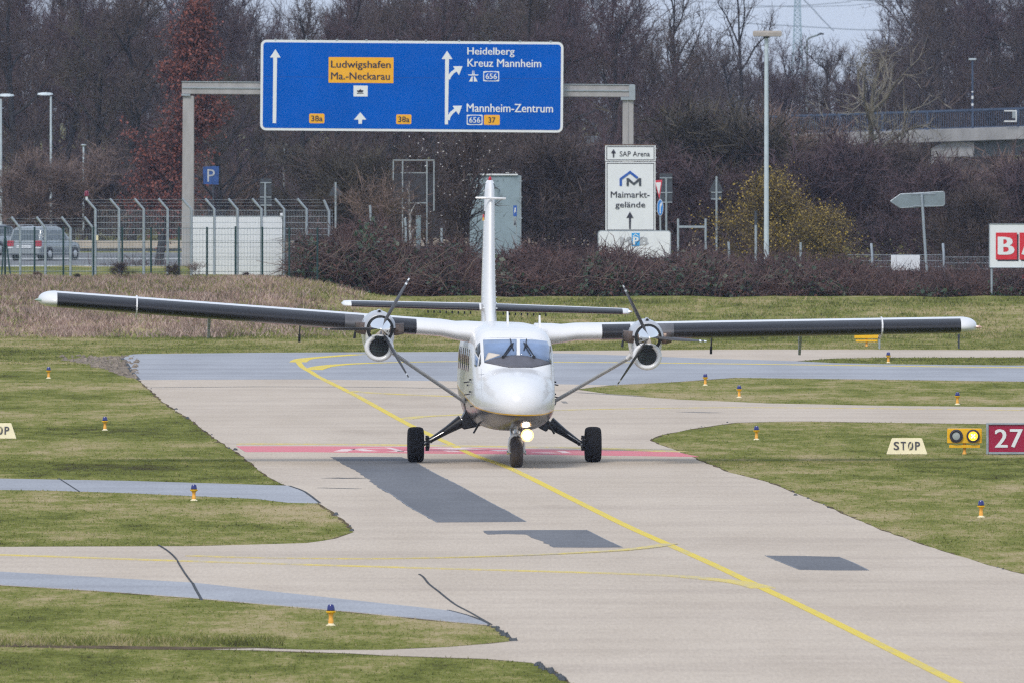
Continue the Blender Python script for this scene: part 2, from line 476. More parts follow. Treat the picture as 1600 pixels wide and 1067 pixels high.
def dense(pts, step=0.6, wob=0.0, seed=1):
    """split long edges of a ground outline and roughen it a little"""
    r = random.Random(seed); out = []
    n = len(pts)
    for i in range(n):
        a, b = pts[i], pts[(i + 1) % n]
        L = (b - a).length; k = max(1, min(30, int(L / step)))
        for j in range(k):
            p = a.lerp(b, j / k)
            if wob and 0 < j: p = p + Vector((r.uniform(-wob, wob), r.uniform(-wob, wob), 0))
            out.append(p)
    return out
def sheet(name, px, z, mat, wob=0.0, label=None, step=1.2):
    pts = dense([G(*p) for p in px], step, wob)
    o = MB().flat([(p.x, p.y) for p in pts], z).skirt(pts, z).build(name, mat)
    return setting(o, label=label), pts

conc, conc_pts = sheet("concrete_taxiway", conc_px, .004, m_conc, .035, "pale beige concrete taxiway")
sheet("asphalt_taxiway", asph1_px, .008, m_asph, .02, "blue-grey asphalt taxiway crossing behind the aircraft")
sheet("asphalt_strip", asph2_px, .008, m_asph, .02, "blue-grey asphalt strip at the lower left")
_, a3_pts = sheet("asphalt_path", asph3_px, .006, m_asph, .02, "narrow asphalt path in the left grass")
sheet("asphalt_patch", [(516, 714), (570, 713.6), (628, 714), (645, 720), (682, 741), (720, 760), (762, 783), (800, 803), (822, 815), (750, 815.6), (683, 816), (662, 804), (640, 792), (612, 772), (592, 762), (575, 748), (546, 730)], .008, m_patch, .035, "long dark asphalt patch left of the nose wheel", .8)
sheet("asphalt_patch", [(755, 829), (830, 828), (916, 828), (932, 836), (950, 845), (972, 855), (920, 855.4), (865, 855), (843, 844), (822, 835), (790, 834), (762, 835)], .008, m_patch, .035, "dark asphalt patch with a thin tail beside the centre line", .8)
sheet("asphalt_patch", [(1196, 868), (1250, 868.4), (1310, 870), (1335, 880), (1357, 891), (1300, 891), (1250, 890), (1225, 880)], .008, m_patch, .035, "small dark asphalt patch alone on the right of the taxiway", .8)
_, grav_pts = sheet("gravel_heap_ground", [(95, 562), (140, 558.5), (185, 556), (190, 560), (198, 571), (206, 581), (216, 592), (195, 589), (165, 576), (140, 569)], .003, m_grav, .1, "broken gravel at the end of the asphalt", .8)

def ribbon(mb, px, wd, z, taper=False):
    """painted line of constant width lying on the ground along photo points"""
    P = [G(*p) for p in px]
    L = []; Rr = []
    for i, p in enumerate(P):
        a = P[max(0, i - 1)]; b = P[min(len(P) - 1, i + 1)]
        t = (b - a); t.z = 0; t.normalize(); nrm = Vector((-t.y, t.x, 0))
        ww = wd * (1 if not taper else (.35 + .65 * min(i, len(P) - 1 - i, 3) / 3))
        L.append((p.x + nrm.x * ww / 2, p.y + nrm.y * ww / 2, z)); Rr.append((p.x - nrm.x * ww / 2, p.y - nrm.y * ww / 2, z))
    n = len(P)
    mb.add(L + Rr, [(i, i + 1, n + i + 1, n + i) for i in range(n - 1)])
    return mb.skirt(L + Rr[::-1], z)
def smooth_px(px, k=5):
    out = []
    n = len(px)
    for i in range(n - 1):
        p0, p1, p2, p3 = px[max(0, i - 1)], px[i], px[i + 1], px[min(n - 1, i + 2)]
        for j in range(k):
            t = j / k
            out.append(tuple(.5 * ((2 * p1[c]) + (-p0[c] + p2[c]) * t + (2 * p0[c] - 5 * p1[c] + 4 * p2[c] - p3[c]) * t * t + (-p0[c] + 3 * p1[c] - 3 * p2[c] + p3[c]) * t ** 3) for c in (0, 1)))
    return out + [px[-1]]

mb = MB()
ribbon(mb, smooth_px([(466, 565.5), (473, 574), (487, 582), (500, 590), (560, 620), (640, 664), (700, 692), (740, 711), (800, 733), (905, 785), (980, 822), (1045, 851), (1110, 880), (1190, 918), (1250, 946), (1330, 985), (1485, 1062), (1660, 1150)]), .165, .011)
ribbon(mb, smooth_px([(466, 566), (470, 563), (480, 560.5), (520, 557), (560, 554)]), .5, .0135)
ribbon(mb, smooth_px([(489, 578), (505, 573), (540, 569.5), (600, 567), (720, 565), (870, 566), (1000, 567), (1250, 570), (1600, 574.5), (2300, 580)]), .55, .0145)
setting(mb.build("yellow_line", m_yel), label="yellow taxiway centre line")
mb = MB()
ribbon(mb, smooth_px([(-700, 846), (0, 867), (300, 877), (640, 887), (1000, 897.5), (1100, 904), (1160, 911), (1192, 919)]), .40, .0145)
ribbon(mb, smooth_px([(300, 868.5), (400, 871.5), (600, 873), (800, 868.5), (940, 862), (1000, 857), (1030, 853), (1046, 850)]), .30, .017)
ribbon(mb, smooth_px([(630, 655), (660, 651), (720, 648), (870, 641), (1100, 637), (1300, 637.5), (1600, 641)]), .45, .0105)
ribbon(mb, smooth_px([(546, 611), (580, 614), (640, 617), (720, 620)]), .35, .0145)
ribbon(mb, smooth_px([(374, 693.5), (480, 694), (640, 695.5), (800, 698), (900, 699.5), (1000, 703), (1052, 706)]), .7, .0135)
setting(mb.build("yellow_line", m_yelf), label="thin faded yellow lines on the concrete")

sheet("red_stripe", [(369, 697), (480, 697), (640, 698), (800, 701), (940, 703.5), (1058, 706.5), (1092, 713.5), (940, 711.5), (800, 709.5), (640, 708), (480, 706), (384, 706)], .008, m_red, .01, "red painted holding stripe across the taxiway", .8)
mb = MB()
for seg, wd in (([(532, 705.5), (545, 702), (556, 701.6), (580, 705)], .3), ([(605, 699.5), (616, 702), (627, 706)], .14), ([(610, 705.5), (660, 706)], .5), ([(694, 700), (715, 701.5), (737, 702.5)], .8), ([(700, 704), (712, 706)], .25), ([(875, 704.5), (886, 708)], .18),
                ([(560, 700.6), (600, 700.2)], .3), ([(778, 703), (792, 705)], .4), ([(842, 707), (862, 708.3)], .4)):
    ribbon(mb, seg, wd, .012)
setting(mb.build("white_marking", m_whm), label="worn white figures on the red stripe")
mb = MB()
ribbon(mb, smooth_px([(248, 852), (262, 861), (274, 872), (282, 885), (291, 899), (301, 912)]), .026, .0195)
setting(mb.build("tar_seam", m_tar), label="dark tar seam across the lower left taxiway")
mb = MB()
ribbon(mb, smooth_px([(301, 911), (306, 921), (315, 937)]), .045, .0115)
ribbon(mb, smooth_px([(92, 747.5), (107, 757), (124, 768)]), .035, .0095)
ribbon(mb, smooth_px([(655, 897), (662, 902), (670, 912), (684, 923), (700, 936), (714, 946), (735, 957), (768, 976)], 6), .034, .012)
ribbon(mb, [(515, 746.4), (540, 747), (566, 746.6)], .5, .0075)
ribbon(mb, [(500, 762), (560, 763.5)], .2, .0075)
setting(mb.build("tar_seam", m_tar), label="dark tar seams in the pavement")
mb = MB()
for seg in ([(644, 720), (682, 741), (720, 760), (762, 783), (800, 803), (822, 815)], [(683, 816), (662, 804), (640, 792), (612, 772), (592, 762)], [(916, 828), (932, 836), (950, 845), (972, 855)], [(1196, 868), (1225, 880), (1250, 890)], [(1310, 870), (1335, 880), (1357, 891)]):
    ribbon(mb, smooth_px(seg, 3), .022, .0105)
setting(mb.build("seal_edge", M("pale_seal", (.22, .24, .27), .9, var=.3, spec=0)), label="pale seal along the edges of the dark patches")
mb = MB()
for seg, wd in (([(190, 559), (199, 570), (206, 581), (217, 593)], .10), ([(452, 759), (476, 768), (500, 786)], .05), ([(700, 953), (740, 964), (767, 976)], .04)):
    ribbon(mb, smooth_px(seg, 3), wd, .0105)
setting(mb.build("tar_seam", m_tar), label="dark tar along the ends of the asphalt")
# thin joint lines, stains
mb = MB()
for seg, wd in (([(235, 605.6), (400, 604), (560, 604.5), (720, 607)], .5), ([(900, 613), (1000, 619)], .3), ([(1070, 643.5), (1120, 645)], .5), ([(640, 700.4), (690, 700.6)], .2),
                ([(880, 627), (884, 630)], .12), ([(1060, 567), (1068, 573), (1085, 583)], .12)):
    ribbon(mb, seg, wd, .0075)
setting(mb.build("tar_seam", M("thin_joint", (.20, .18, .16), .8, var=.3)), label="thin dark joints in the concrete")

# dark soil verge along the pavement edges
def verge(pts, seed, closed=True):
    r = random.Random(seed)
    mb = MB(); n = len(pts); Lf = []; Rt = []
    for i, p in enumerate(pts):
        a = pts[i - 1]; b = pts[(i + 1) % n]
        t = b - a; t.normalize(); nr = Vector((t.y, -t.x, 0))
        wv = abs(r.gauss(.03, .035)) + (.05 if r.random() < .15 else 0)
        Lf.append((p.x - nr.x * wv, p.y - nr.y * wv * 2.5, .002)); Rt.append((p.x + nr.x * wv, p.y + nr.y * wv * 2.5, .002))
    fs = [(i, (i + 1) % n, n + (i + 1) % n, n + i) for i in range(n)]
    mb.add(Lf + Rt, fs)
    return setting(mb.build("soil_edge", m_soil), label="dark soil along the pavement edge")
inner = [p for p in conc_pts if abs(p.x) < 22 and 205 < p.y < 480]
verge(dense([G(*p) for p in conc_px], .7), 3)

# crumbled asphalt along the lower left edge
mb = MB(); r = random.Random(5)
for a, b in (((768, 977), (802, 1001)), ((838, 1037), (892, 1068)), ((500, 786), (552, 831)), ((345, 690), (380, 712)), ((225, 600), (330, 682)), ((1200, 753), (1300, 795)), ((1545, 883), (1600, 898)), ((1090, 668), (1140, 660))):
    cnt = int(((b[0] - a[0]) ** 2 + (b[1] - a[1]) ** 2) ** .5 * (.55 if a[0] in (768, 838) else .05))
    for i in range(cnt):
        t = r.random(); p = G(a[0] + (b[0] - a[0]) * t + r.gauss(0, 3), a[1] + (b[1] - a[1]) * t)
        s = r.uniform(.02, .06)
        ring = [(p.x + s * math.cos(k * 1.05) * r.uniform(.6, 1.2), p.y + s * 3 * math.sin(k * 1.05), .004) for k in range(6)]
        top = [(p.x + (q[0] - p.x) * .6, p.y + (q[1] - p.y) * .6, .004 + s * r.uniform(.4, .9)) for q in ring]
        mb.loft([ring, top])
setting(mb.build("rubble", m_tar), "stuff", "crumbled dark asphalt lumps on the pavement edge")
mb = MB()
for i in range(260):
    p = G(r.uniform(95, 215), 0 + r.choice([r.uniform(556, 592)]))
    s = r.uniform(.03, .11)
    ring = [(p.x + s * math.cos(k * 1.05) * r.uniform(.6, 1.2), p.y + s * 2 * math.sin(k * 1.05), .006) for k in range(6)]
    top = [(p.x + (q[0] - p.x) * .5, p.y + (q[1] - p.y) * .5, .006 + s * r.uniform(.3, .8)) for q in ring]
    x_, y_ = 800 + p.x * F / p.y, HZ + F * H / p.y
    if y_ > 553 + (x_ - 95) * .0 and y_ < 560 + max(0, x_ - 95) * .27: mb.loft([ring, top])
setting(mb.build("rubble", m_grav), "stuff", "loose broken stones beside the far asphalt end")

# ------------------------------------------------------------------ grass blades
def inside(poly, x, y):
    c = np.zeros(len(x), bool); n = len(poly)
    px = np.array([p[0] for p in poly]); py = np.array([p[1] for p in poly])
    j = n - 1
    for i in range(n):
        if py[i] != py[j]:
            cond = ((py[i] > y) != (py[j] > y)) & (x < (px[j] - px[i]) * (y - py[i]) / (py[j] - py[i]) + px[i])
            c ^= cond
        j = i
    return c
conc_w = [(G(*p).x, G(*p).y) for p in conc_px]
a3_w = [(G(*p).x, G(*p).y) for p in asph3_px]
grav_w = [(p.x, p.y) for p in grav_pts]
ditch_px = smooth_px([(-700, 996), (-100, 1003), (0, 1004.5), (150, 1008), (260, 1009.5), (400, 1011), (440, 1012), (440, 1013.5), (400, 1015), (260, 1014.5), (150, 1013), (0, 1010), (-100, 1008), (-700, 1001)], 2)
ditch_w = [(G(*p).x, G(*p).y) for p in ditch_px]
setting(MB().flat(ditch_w, .002).build("ditch", m_soil), label="narrow dark ditch across the lower left grass")

def blades(n, ylo, yhi, hlo, hhi, wd, seed, xr=(-250, 1850), keep=None, lean=.6):
    g = np.random.default_rng(seed)
    py = g.uniform(ylo, yhi, n); px = g.uniform(xr[0], xr[1], n)
    Y = F * H / (py - HZ); X = (px - 800) * Y / F
    ok = ~inside(conc_w, X, Y) & ~inside(a3_w, X, Y) & ~inside(ditch_w, X, Y) & ~(inside(grav_w, X, Y) & (g.random(n) < .8))
    if keep is not None: ok &= keep(X, Y, g)
    X, Y = X[ok], Y[ok]; n = len(X)
    Z = tz(X, Y) - .01
    h = g.uniform(hlo, hhi, n) * (0.6 + .8 * g.random(n) ** 2); w_ = wd * g.uniform(.6, 1.4, n)
    a = g.uniform(0, 2 * np.pi, n); ca, sa = np.cos(a) * w_ / 2, np.sin(a) * w_ / 2
    lx, ly = g.normal(0, lean, n) * h, g.normal(0, lean, n) * h
    V = np.empty((n, 3, 3), np.float32)
    V[:, 0] = np.stack([X - ca, Y - sa, Z], 1); V[:, 1] = np.stack([X + ca, Y + sa, Z], 1); V[:, 2] = np.stack([X + lx, Y + ly, Z + h], 1)
    return V.reshape(-1, 3), np.repeat(g.random(n), 3)
def soup(name, parts, mat, label):
    V = np.concatenate([p[0] for p in parts]); T = np.concatenate([p[1] for p in parts])
    return setting(mesh_np(name, V, np.arange(len(V)).reshape(-1, 3), mat, tint=T), "stuff", label)
soup("grass", [blades(190000, 565, 860, .022, .048, .026, 11), blades(130000, 850, 1120, .020, .042, .022, 12), blades(70000, 526, 570, .03, .06, .040, 13)], m_blade, "short patchy grass beside the taxiways")
def ws_blades(n, x0, x1, y0, y1, hlo, hhi, wd, seed, keep=None, lean=.5):
    g = np.random.default_rng(seed)
    X = g.uniform(x0, x1, n); Y = g.uniform(y0, y1, n)
    if keep is not None:
        k = keep(X, Y, g); X, Y = X[k], Y[k]
    n = len(X); Z = tz(X, Y) - .02
    h = g.uniform(hlo, hhi, n); w_ = wd * g.uniform(.6, 1.5, n); a = g.uniform(0, 2 * np.pi, n)
    ca, sa = np.cos(a) * w_ / 2, np.sin(a) * w_ / 2
    V = np.empty((n, 3, 3), np.float32)
    V[:, 0] = np.stack([X - ca, Y - sa, Z], 1); V[:, 1] = np.stack([X + ca, Y + sa, Z], 1)
    V[:, 2] = np.stack([X + g.normal(0, lean, n) * h, Y + g.normal(0, lean, n) * h, Z + h], 1)
    return V.reshape(-1, 3), np.repeat(g.random(n), 3)
soup("grass", [ws_blades(5200, -8.4, -3.2, 217.0, 220.2, .04, .11, .022, 31)], m_blade, "rougher grass along the ditch at lower left")
def lumpy(X, Y, g):
    return g.random(len(X)) < .25 + .75 * (np.sin(X * 1.9 + np.sin(Y * .5) * 2) * np.sin(Y * .45 + X * .6) > -.1)
soup("grass", [ws_blades(70000, -9, 24, 484, 534, .04, .14, .05, 21, lumpy), ws_blades(26000, -26, -6, 516, 537, .06, .20, .06, 23, lumpy), ws_blades(14000, -26, -6, 484, 500, .03, .10, .05, 24, lumpy)], m_blade, "rough grass on the bank below the hedge")
soup("dry_grass", [ws_blades(110000, -26, -5.0, 486, 537, .05, .23, .05, 22, lambda X, Y, g: g.random(len(X)) < (.15 + .85 * sm(-5.6, -8.5, X)) * (.35 + .65 * lumpy(X, Y, g)) * (.25 + .75 * sm(486, 498, Y + 5 * np.sin(X * 1.7))))], m_dry, "tall dry brown grass on the left bank")
# ================================================================== AIRCRAFT
YAW, ROLL = R(3.1), R(1.68)
AX, AY = (787 - 800) * 324 / F, 324.0
plane = thing("propeller_aircraft", "white twin-engined high-wing propeller aircraft taxiing nose-on with its landing light lit", "aircraft", (AX, AY, 0), YAW)
ZP = .7
def body(p):                       # the airframe leans a little on its gear
    x, z = p.x, p.z - ZP
    return Vector((x * math.cos(ROLL) + z * math.sin(ROLL), p.y, ZP - x * math.sin(ROLL) + z * math.cos(ROLL)))
def unbody(p):
    x, z = p.x, p.z - ZP
    return Vector((x * math.cos(ROLL) - z * math.sin(ROLL), p.y, ZP + x * math.sin(ROLL) + z * math.cos(ROLL)))
rootM = Matrix.Translation((AX, AY, 0)) @ Matrix.Rotation(YAW, 4, 'Z')
rootI = rootM.inverted()
def A(px, py, yl):                 # airframe coordinates of a photo point at depth yl behind the main wheels
    d = W(px, py, 1.0) - Vector((0, 0, H))
    o = rootI @ Vector((0, 0, H)); d = rootI.to_3x3() @ d
    t = (yl - o.y) / d.y
    return unbody(o + d * t)
def AG(px, py, yl):                # same, not leaning (wheels, gear)
    d = W(px, py, 1.0) - Vector((0, 0, H))
    o = rootI @ Vector((0, 0, H)); d = rootI.to_3x3() @ d
    return o + d * ((yl - o.y) / d.y)

# fuselage: (y, half width, z bottom, z top, roundness)
SEC = [(-6.22, .05, 1.22, 1.34, 2.0), (-6.17, .22, 1.10, 1.50, 2.0), (-6.02, .40, 1.02, 1.64, 2.1), (-5.75, .54, .95, 1.76, 2.2), (-5.3, .66, .88, 1.87, 2.4), (-4.7, .76, .82, 1.97, 2.6), (-4.1, .815, .77, 2.03, 2.8),
       (-3.86, .83, .75, 2.07, 2.9), (-3.55, .838, .74, 2.28, 3.3), (-3.25, .844, .73, 2.47, 3.6), (-2.98, .85, .73, 2.63, 4.2), (-2.75, .855, .72, 2.76, 4.6), (-2.3, .86, .72, 2.84, 5.2), (-1.3, .865, .72, 2.88, 5.4),
       (0, .865, .72, 2.90, 5.4), (1.6, .865, .72, 2.90, 5.0), (3.2, .84, .84, 2.88, 3.8), (4.8, .72, 1.12, 2.83, 3.2), (6.4, .50, 1.52, 2.78, 2.8), (8.0, .30, 1.92, 2.74, 2.5), (9.2, .12, 2.25, 2.66, 2.2)]
def sec_at(y):
    for a, b in zip(SEC, SEC[1:]):
        if a[0] <= y <= b[0]:
            t = (y - a[0]) / (b[0] - a[0]); return [a[i] + (b[i] - a[i]) * t for i in range(5)]
    return SEC[-1]
def ring_at(y, n=56):
    _, hw, zb, zt, e = sec_at(y)
    zc = zb + (zt - zb) * .46; out = []
    for k in range(n):
        a = 2 * math.pi * k / n
        c, s = math.cos(a), math.sin(a)
        ee = e if s > 0 else 2.0 + (e - 2) * .45
        x = hw * math.copysign(abs(c) ** (2 / ee), c)
        z = zc + (zt - zc if s > 0 else zc - zb) * math.copysign(abs(s) ** (2 / ee), s)
        # sides lean in a little towards the roof
        if s > 0: x *= 1 - .035 * ((z - zc) / (zt - zc)) ** 2
        out.append((x, y, z))
    return out
ys = []
for a, b in zip(SEC, SEC[1:]):
    k = max(1, int(round((b[0] - a[0]) / .16))); ys += [a[0] + (b[0] - a[0]) * j / k for j in range(k)]
ys.append(SEC[-1][0])
fmb = MB().loft([ring_at(y) for y in ys])
fus_bvh = BVHTree.FromPolygons([Vector(v) for v in fmb.v], [f for f in fmb.f])

def fus_paint():
    m, n, l, b = base_mat("fuselage_paint")
    tc = n.new("ShaderNodeTexCoord"); sp = n.new("ShaderNodeSeparateXYZ"); l.new(tc.outputs["Object"], sp.inputs[0])
    # cheat line climbs gently towards the tail; rotate back the lean of the airframe
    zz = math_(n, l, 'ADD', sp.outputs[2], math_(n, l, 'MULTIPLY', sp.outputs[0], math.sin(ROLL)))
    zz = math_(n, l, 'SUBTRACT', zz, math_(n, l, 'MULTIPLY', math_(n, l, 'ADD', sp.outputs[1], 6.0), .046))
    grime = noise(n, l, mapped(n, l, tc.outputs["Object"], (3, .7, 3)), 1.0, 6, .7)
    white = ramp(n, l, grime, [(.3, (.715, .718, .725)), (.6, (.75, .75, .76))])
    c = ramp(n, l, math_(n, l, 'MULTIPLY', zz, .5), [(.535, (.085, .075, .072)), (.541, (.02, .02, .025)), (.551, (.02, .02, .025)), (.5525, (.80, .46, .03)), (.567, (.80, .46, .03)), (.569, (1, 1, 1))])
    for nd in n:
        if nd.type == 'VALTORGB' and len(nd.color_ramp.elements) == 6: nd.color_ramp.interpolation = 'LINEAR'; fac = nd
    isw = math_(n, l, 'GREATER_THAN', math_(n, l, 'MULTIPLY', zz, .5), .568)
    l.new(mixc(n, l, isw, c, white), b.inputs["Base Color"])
    b.inputs["Roughness"].default_value = .25; b.inputs["Coat Weight"].default_value = .25; b.inputs["Coat Roughness"].default_value = .12
    return m
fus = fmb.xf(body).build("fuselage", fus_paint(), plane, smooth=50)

def hit(px, py):
    o = rootI @ Vector((0, 0, H)); d = rootI.to_3x3() @ (W(px, py, 1.0) - Vector((0, 0, H)))
    # into unleaned airframe space
    o2 = unbody(o); d2 = (unbody(o + d) - o2).normalized()
    loc, nr, _, _ = fus_bvh.ray_cast(o2 + d2 * 250, d2)
    if loc is not None and nr.dot(d2) > 0: nr = -nr
    return loc, nr
def lay(polys, name, mat, off, parent, fn, cuts=3, thick=.006):
    """a panel that follows the skin of the fuselage"""
    bm = bmesh.new()
    for poly in polys:
        vs = [bm.verts.new((p[0], p[1], 0)) for p in poly]
        bm.faces.new(vs)
    bmesh.ops.triangulate(bm, faces=bm.faces[:])
    bmesh.ops.subdivide_edges(bm, edges=bm.edges[:], cuts=cuts, use_grid_fill=True)
    bmesh.ops.triangulate(bm, faces=bm.faces[:])
    bad = []
    for v in bm.verts:
        loc, nr = fn(v.co.x, v.co.y)
        if loc is None: bad.append(v); continue
        v.co = body(loc + nr * off)
    if bad: bmesh.ops.delete(bm, geom=bad, context='VERTS')
    bmesh.ops.recalc_face_normals(bm, faces=bm.faces[:])
    me = bpy.data.meshes.new(name); bm.to_mesh(me); bm.free(); me.materials.append(mat); me.shade_smooth()
    o = bpy.data.objects.new(name, me); COL.objects.link(o); o.parent = parent
    sol = o.modifiers.new("thickness", 'SOLIDIFY'); sol.thickness = thick; sol.offset = 0
    return o
def side_hit(sx):
    def fn(y, z):
        loc, nr, _, _ = fus_bvh.ray_cast(Vector((sx * 3, y, z)), Vector((-sx, 0, 0)))
        if loc is not None and nr.x * sx < 0: nr = -nr
        return loc, nr
    return fn

lay([[(755, 531.5), (780, 531), (807, 530.5), (807, 554.5), (790, 556), (772, 560), (757, 565.5)]], "windshield", m_glass, .008, fus, hit)
lay([[(812.5, 530.8), (836, 531.5), (860, 534), (861, 567), (845, 561), (825, 556.5), (812.5, 555)]], "windshield", m_glass, .008, fus, hit)
lay([[(757, 565.3), (772, 560), (790, 556), (810, 555), (830, 557), (845, 561), (861.5, 567), (861, 568), (845, 571.5), (832, 574), (795, 574), (780, 571), (757, 566.5)]], "antiglare_panel", m_anti, .006, fus, hit)
lay([[(758, 563.8), (762, 553), (764, 551), (783, 554.5), (772, 558.5)]], "instrument_cover", m_paper, .0125, fus, hit, 2, .003)
lay([[(742.8, 548), (745.5, 540), (750, 535), (751, 549), (748, 558)]], "cockpit_side_window", m_dglass, .010, fus, hit, 2)
lay([[(742.3, 552), (747.5, 560), (746, 572), (742, 572)]], "cockpit_side_window", m_glass, .010, fus, hit, 2)
lay([[(751.3, 553), (751.6, 568), (749, 572), (748, 571)]], "cockpit_side_window", m_dglass, .010, fus, hit, 2)
lay([[(864.5, 538), (867.3, 541), (869.5, 557), (867, 558), (865, 550)]], "cockpit_side_window", m_dglass, .010, fus, hit, 2)
lay([[(864.8, 558), (869.3, 561), (870.3, 575), (866, 571)]], "cockpit_side_window", m_dglass, .010, fus, hit, 2)
for sx in (-1, 1):
    f_ = side_hit(sx)
    for y0 in (-1.75, -.95, -.15, .65, 1.45, 2.25):
        lay([[(y0, 1.98), (y0 + .08, 1.9), (y0 + .40, 1.9), (y0 + .48, 1.98), (y0 + .48, 2.28), (y0 + .40, 2.36), (y0 + .08, 2.36), (y0, 2.28)]], "cabin_window", m_dglass, .008, fus, f_, 2)
    for (y, z, ln) in ((-2.9, 1.75, .05), (-2.95, 1.5, .05), (-2.0, 1.62, .04), (-2.9, 1.2, .04), (-1.2, 1.3, .04)):
        loc, nr = f_(y, z)
        if loc: MB().box(loc.x - .01, loc.x + sx * ln, y - .05, y + .05, z - .012, z + .02).xf(body).build("door_hinge", m_black, fus)
    for (y, z) in ((-2.2, 1.7), (-2.4, 1.45)):
        loc, nr = f_(y, z)
        MB().tube([(loc.x, y, z), (loc.x + sx * .10, y - .02, z - .02), (loc.x + sx * .11, y - .12, z - .02)], .014, 6).xf(body).build("pitot_tube", m_black, fus)
# panel joints of the nose and the cockpit roof
for seg in ([(752, 576), (752, 600), (754, 628)], [(748, 585), (757, 584)], [(863, 580), (864, 610), (861, 632)], [(756, 529), (800, 527.5), (862, 531)]):
    pts = []
    for i in range(len(seg) - 1):
        for t in (0, .25, .5, .75): pts.append((seg[i][0] + (seg[i + 1][0] - seg[i][0]) * t, seg[i][1] + (seg[i + 1][1] - seg[i][1]) * t))
    hp = [hit(*p) for p in pts + [seg[-1]]]
    MB().tube([l_ + n_ * .001 for l_, n_ in hp if l_], .005, 5).xf(body).build("panel_joint", m_cowl, fus)
# wipers
for segs in ([((786, 558), (799, 538.5)), ((789.5, 557), (801.5, 540)), ((797, 531.5), (799.5, 540)), ((799, 539), (802.5, 549)), ((797, 542), (802, 537.5))],
             [((834, 558), (822, 538.5)), ((829, 556.5), (819.5, 540)), ((822.5, 532), (821.5, 540)), ((821, 539), (818.5, 548.5)), ((818, 537), (824, 543))]):
    mb = MB()
    for a, b in segs:
        pts = []
        for t in (0, .5, 1):
            l_, n_ = hit(a[0] + (b[0] - a[0]) * t, a[1] + (b[1] - a[1]) * t); pts.append(l_ + n_ * .03)
        mb.tube(pts, .0125, 6)
    l_, n_ = hit(*segs[0][0]); mb.box(l_.x - .03, l_.x + .03, l_.y - .05, l_.y + .03, l_.z - .005, l_.z + .04)
    mb.xf(body).build("wiper", m_black, fus)
# aerials on the roof
for px, pt, pb, wd in ((793, 487, 509, .045), (843, 493, 516, .035)):
    p0 = A(px, pb, -.6 if px < 800 else -1.6); p1 = A(px, pt, -.4 if px < 800 else -1.4)
    mb = MB().loft([[(p0.x - wd, p0.y - .12, p0.z - .05), (p0.x + wd, p0.y - .12, p0.z - .05), (p0.x + wd, p0.y + .12, p0.z - .05), (p0.x - wd, p0.y + .12, p0.z - .05)],
                    [(p0.x - .022, p0.y - .10, p0.z + .05), (p0.x + .022, p0.y - .10, p0.z + .05), (p0.x + .022, p0.y + .1, p0.z + .05), (p0.x - .022, p0.y + .1, p0.z + .05)],
                    [(p1.x - .016, p1.y - .03, p1.z), (p1.x + .016, p1.y - .03, p1.z), (p1.x + .016, p1.y + .05, p1.z), (p1.x - .016, p1.y + .05, p1.z)]])
    mb.xf(body).build("roof_aerial", m_white, fus)
# roof panel lights / escape hatch
# belly bulge and rods
for a, b in (((760, 641), (740, 676)), ((852, 651), (866, 677))):
    mb = MB().tube([A(a[0], a[1], -2.5), A((a[0] + b[0]) / 2, (a[1] + b[1]) / 2, -2.5), A(b[0], b[1], -2.4)], [.03, .026, .02], 8)
    mb.xf(body).build("belly_aerial", m_black, fus)
mb = MB()
for px in (781, 786): mb.tube([A(px, 664, -3), A(px - 1, 672, -3)], .012, 6)
mb.xf(body).build("drain_pipe", m_silver, fus)

# ------------------------------------------------------------------ wings
CH = 1.98
YLE = -1.15
def airfoil(n=24, t=.175, c=1.0):
    up = []; lo = []
    for i in range(n + 1):
        x = .5 * (1 - math.cos(math.pi * i / n))
        yt = 5 * t * (.2969 * x ** .5 - .126 * x - .3516 * x * x + .2843 * x ** 3 - .1036 * x ** 4)
        cam = .03 * (1 - ((x - .4) / .6) ** 2 if x > .4 else 1 - ((.4 - x) / .4) ** 2)
        up.append((x * c, (cam + yt) * c)); lo.append((x * c, (cam - yt) * c))
    return up, lo
def wing_ring(x, yle, zc, ch, t, inc=R(0.6)):
    up, lo = airfoil(t=t)
    prof = up[::-1] + lo[1:-1]
    return [(x, yle + (px_ * math.cos(inc)) * ch + pz * math.sin(inc) * ch, zc + (pz * math.cos(inc) - px_ * math.sin(inc)) * ch) for px_, pz in prof]
Z0, DIH = 2.655, math.tan(R(2.62))
def wing_z(x): return Z0 + abs(x) * DIH
TE_INV = 0
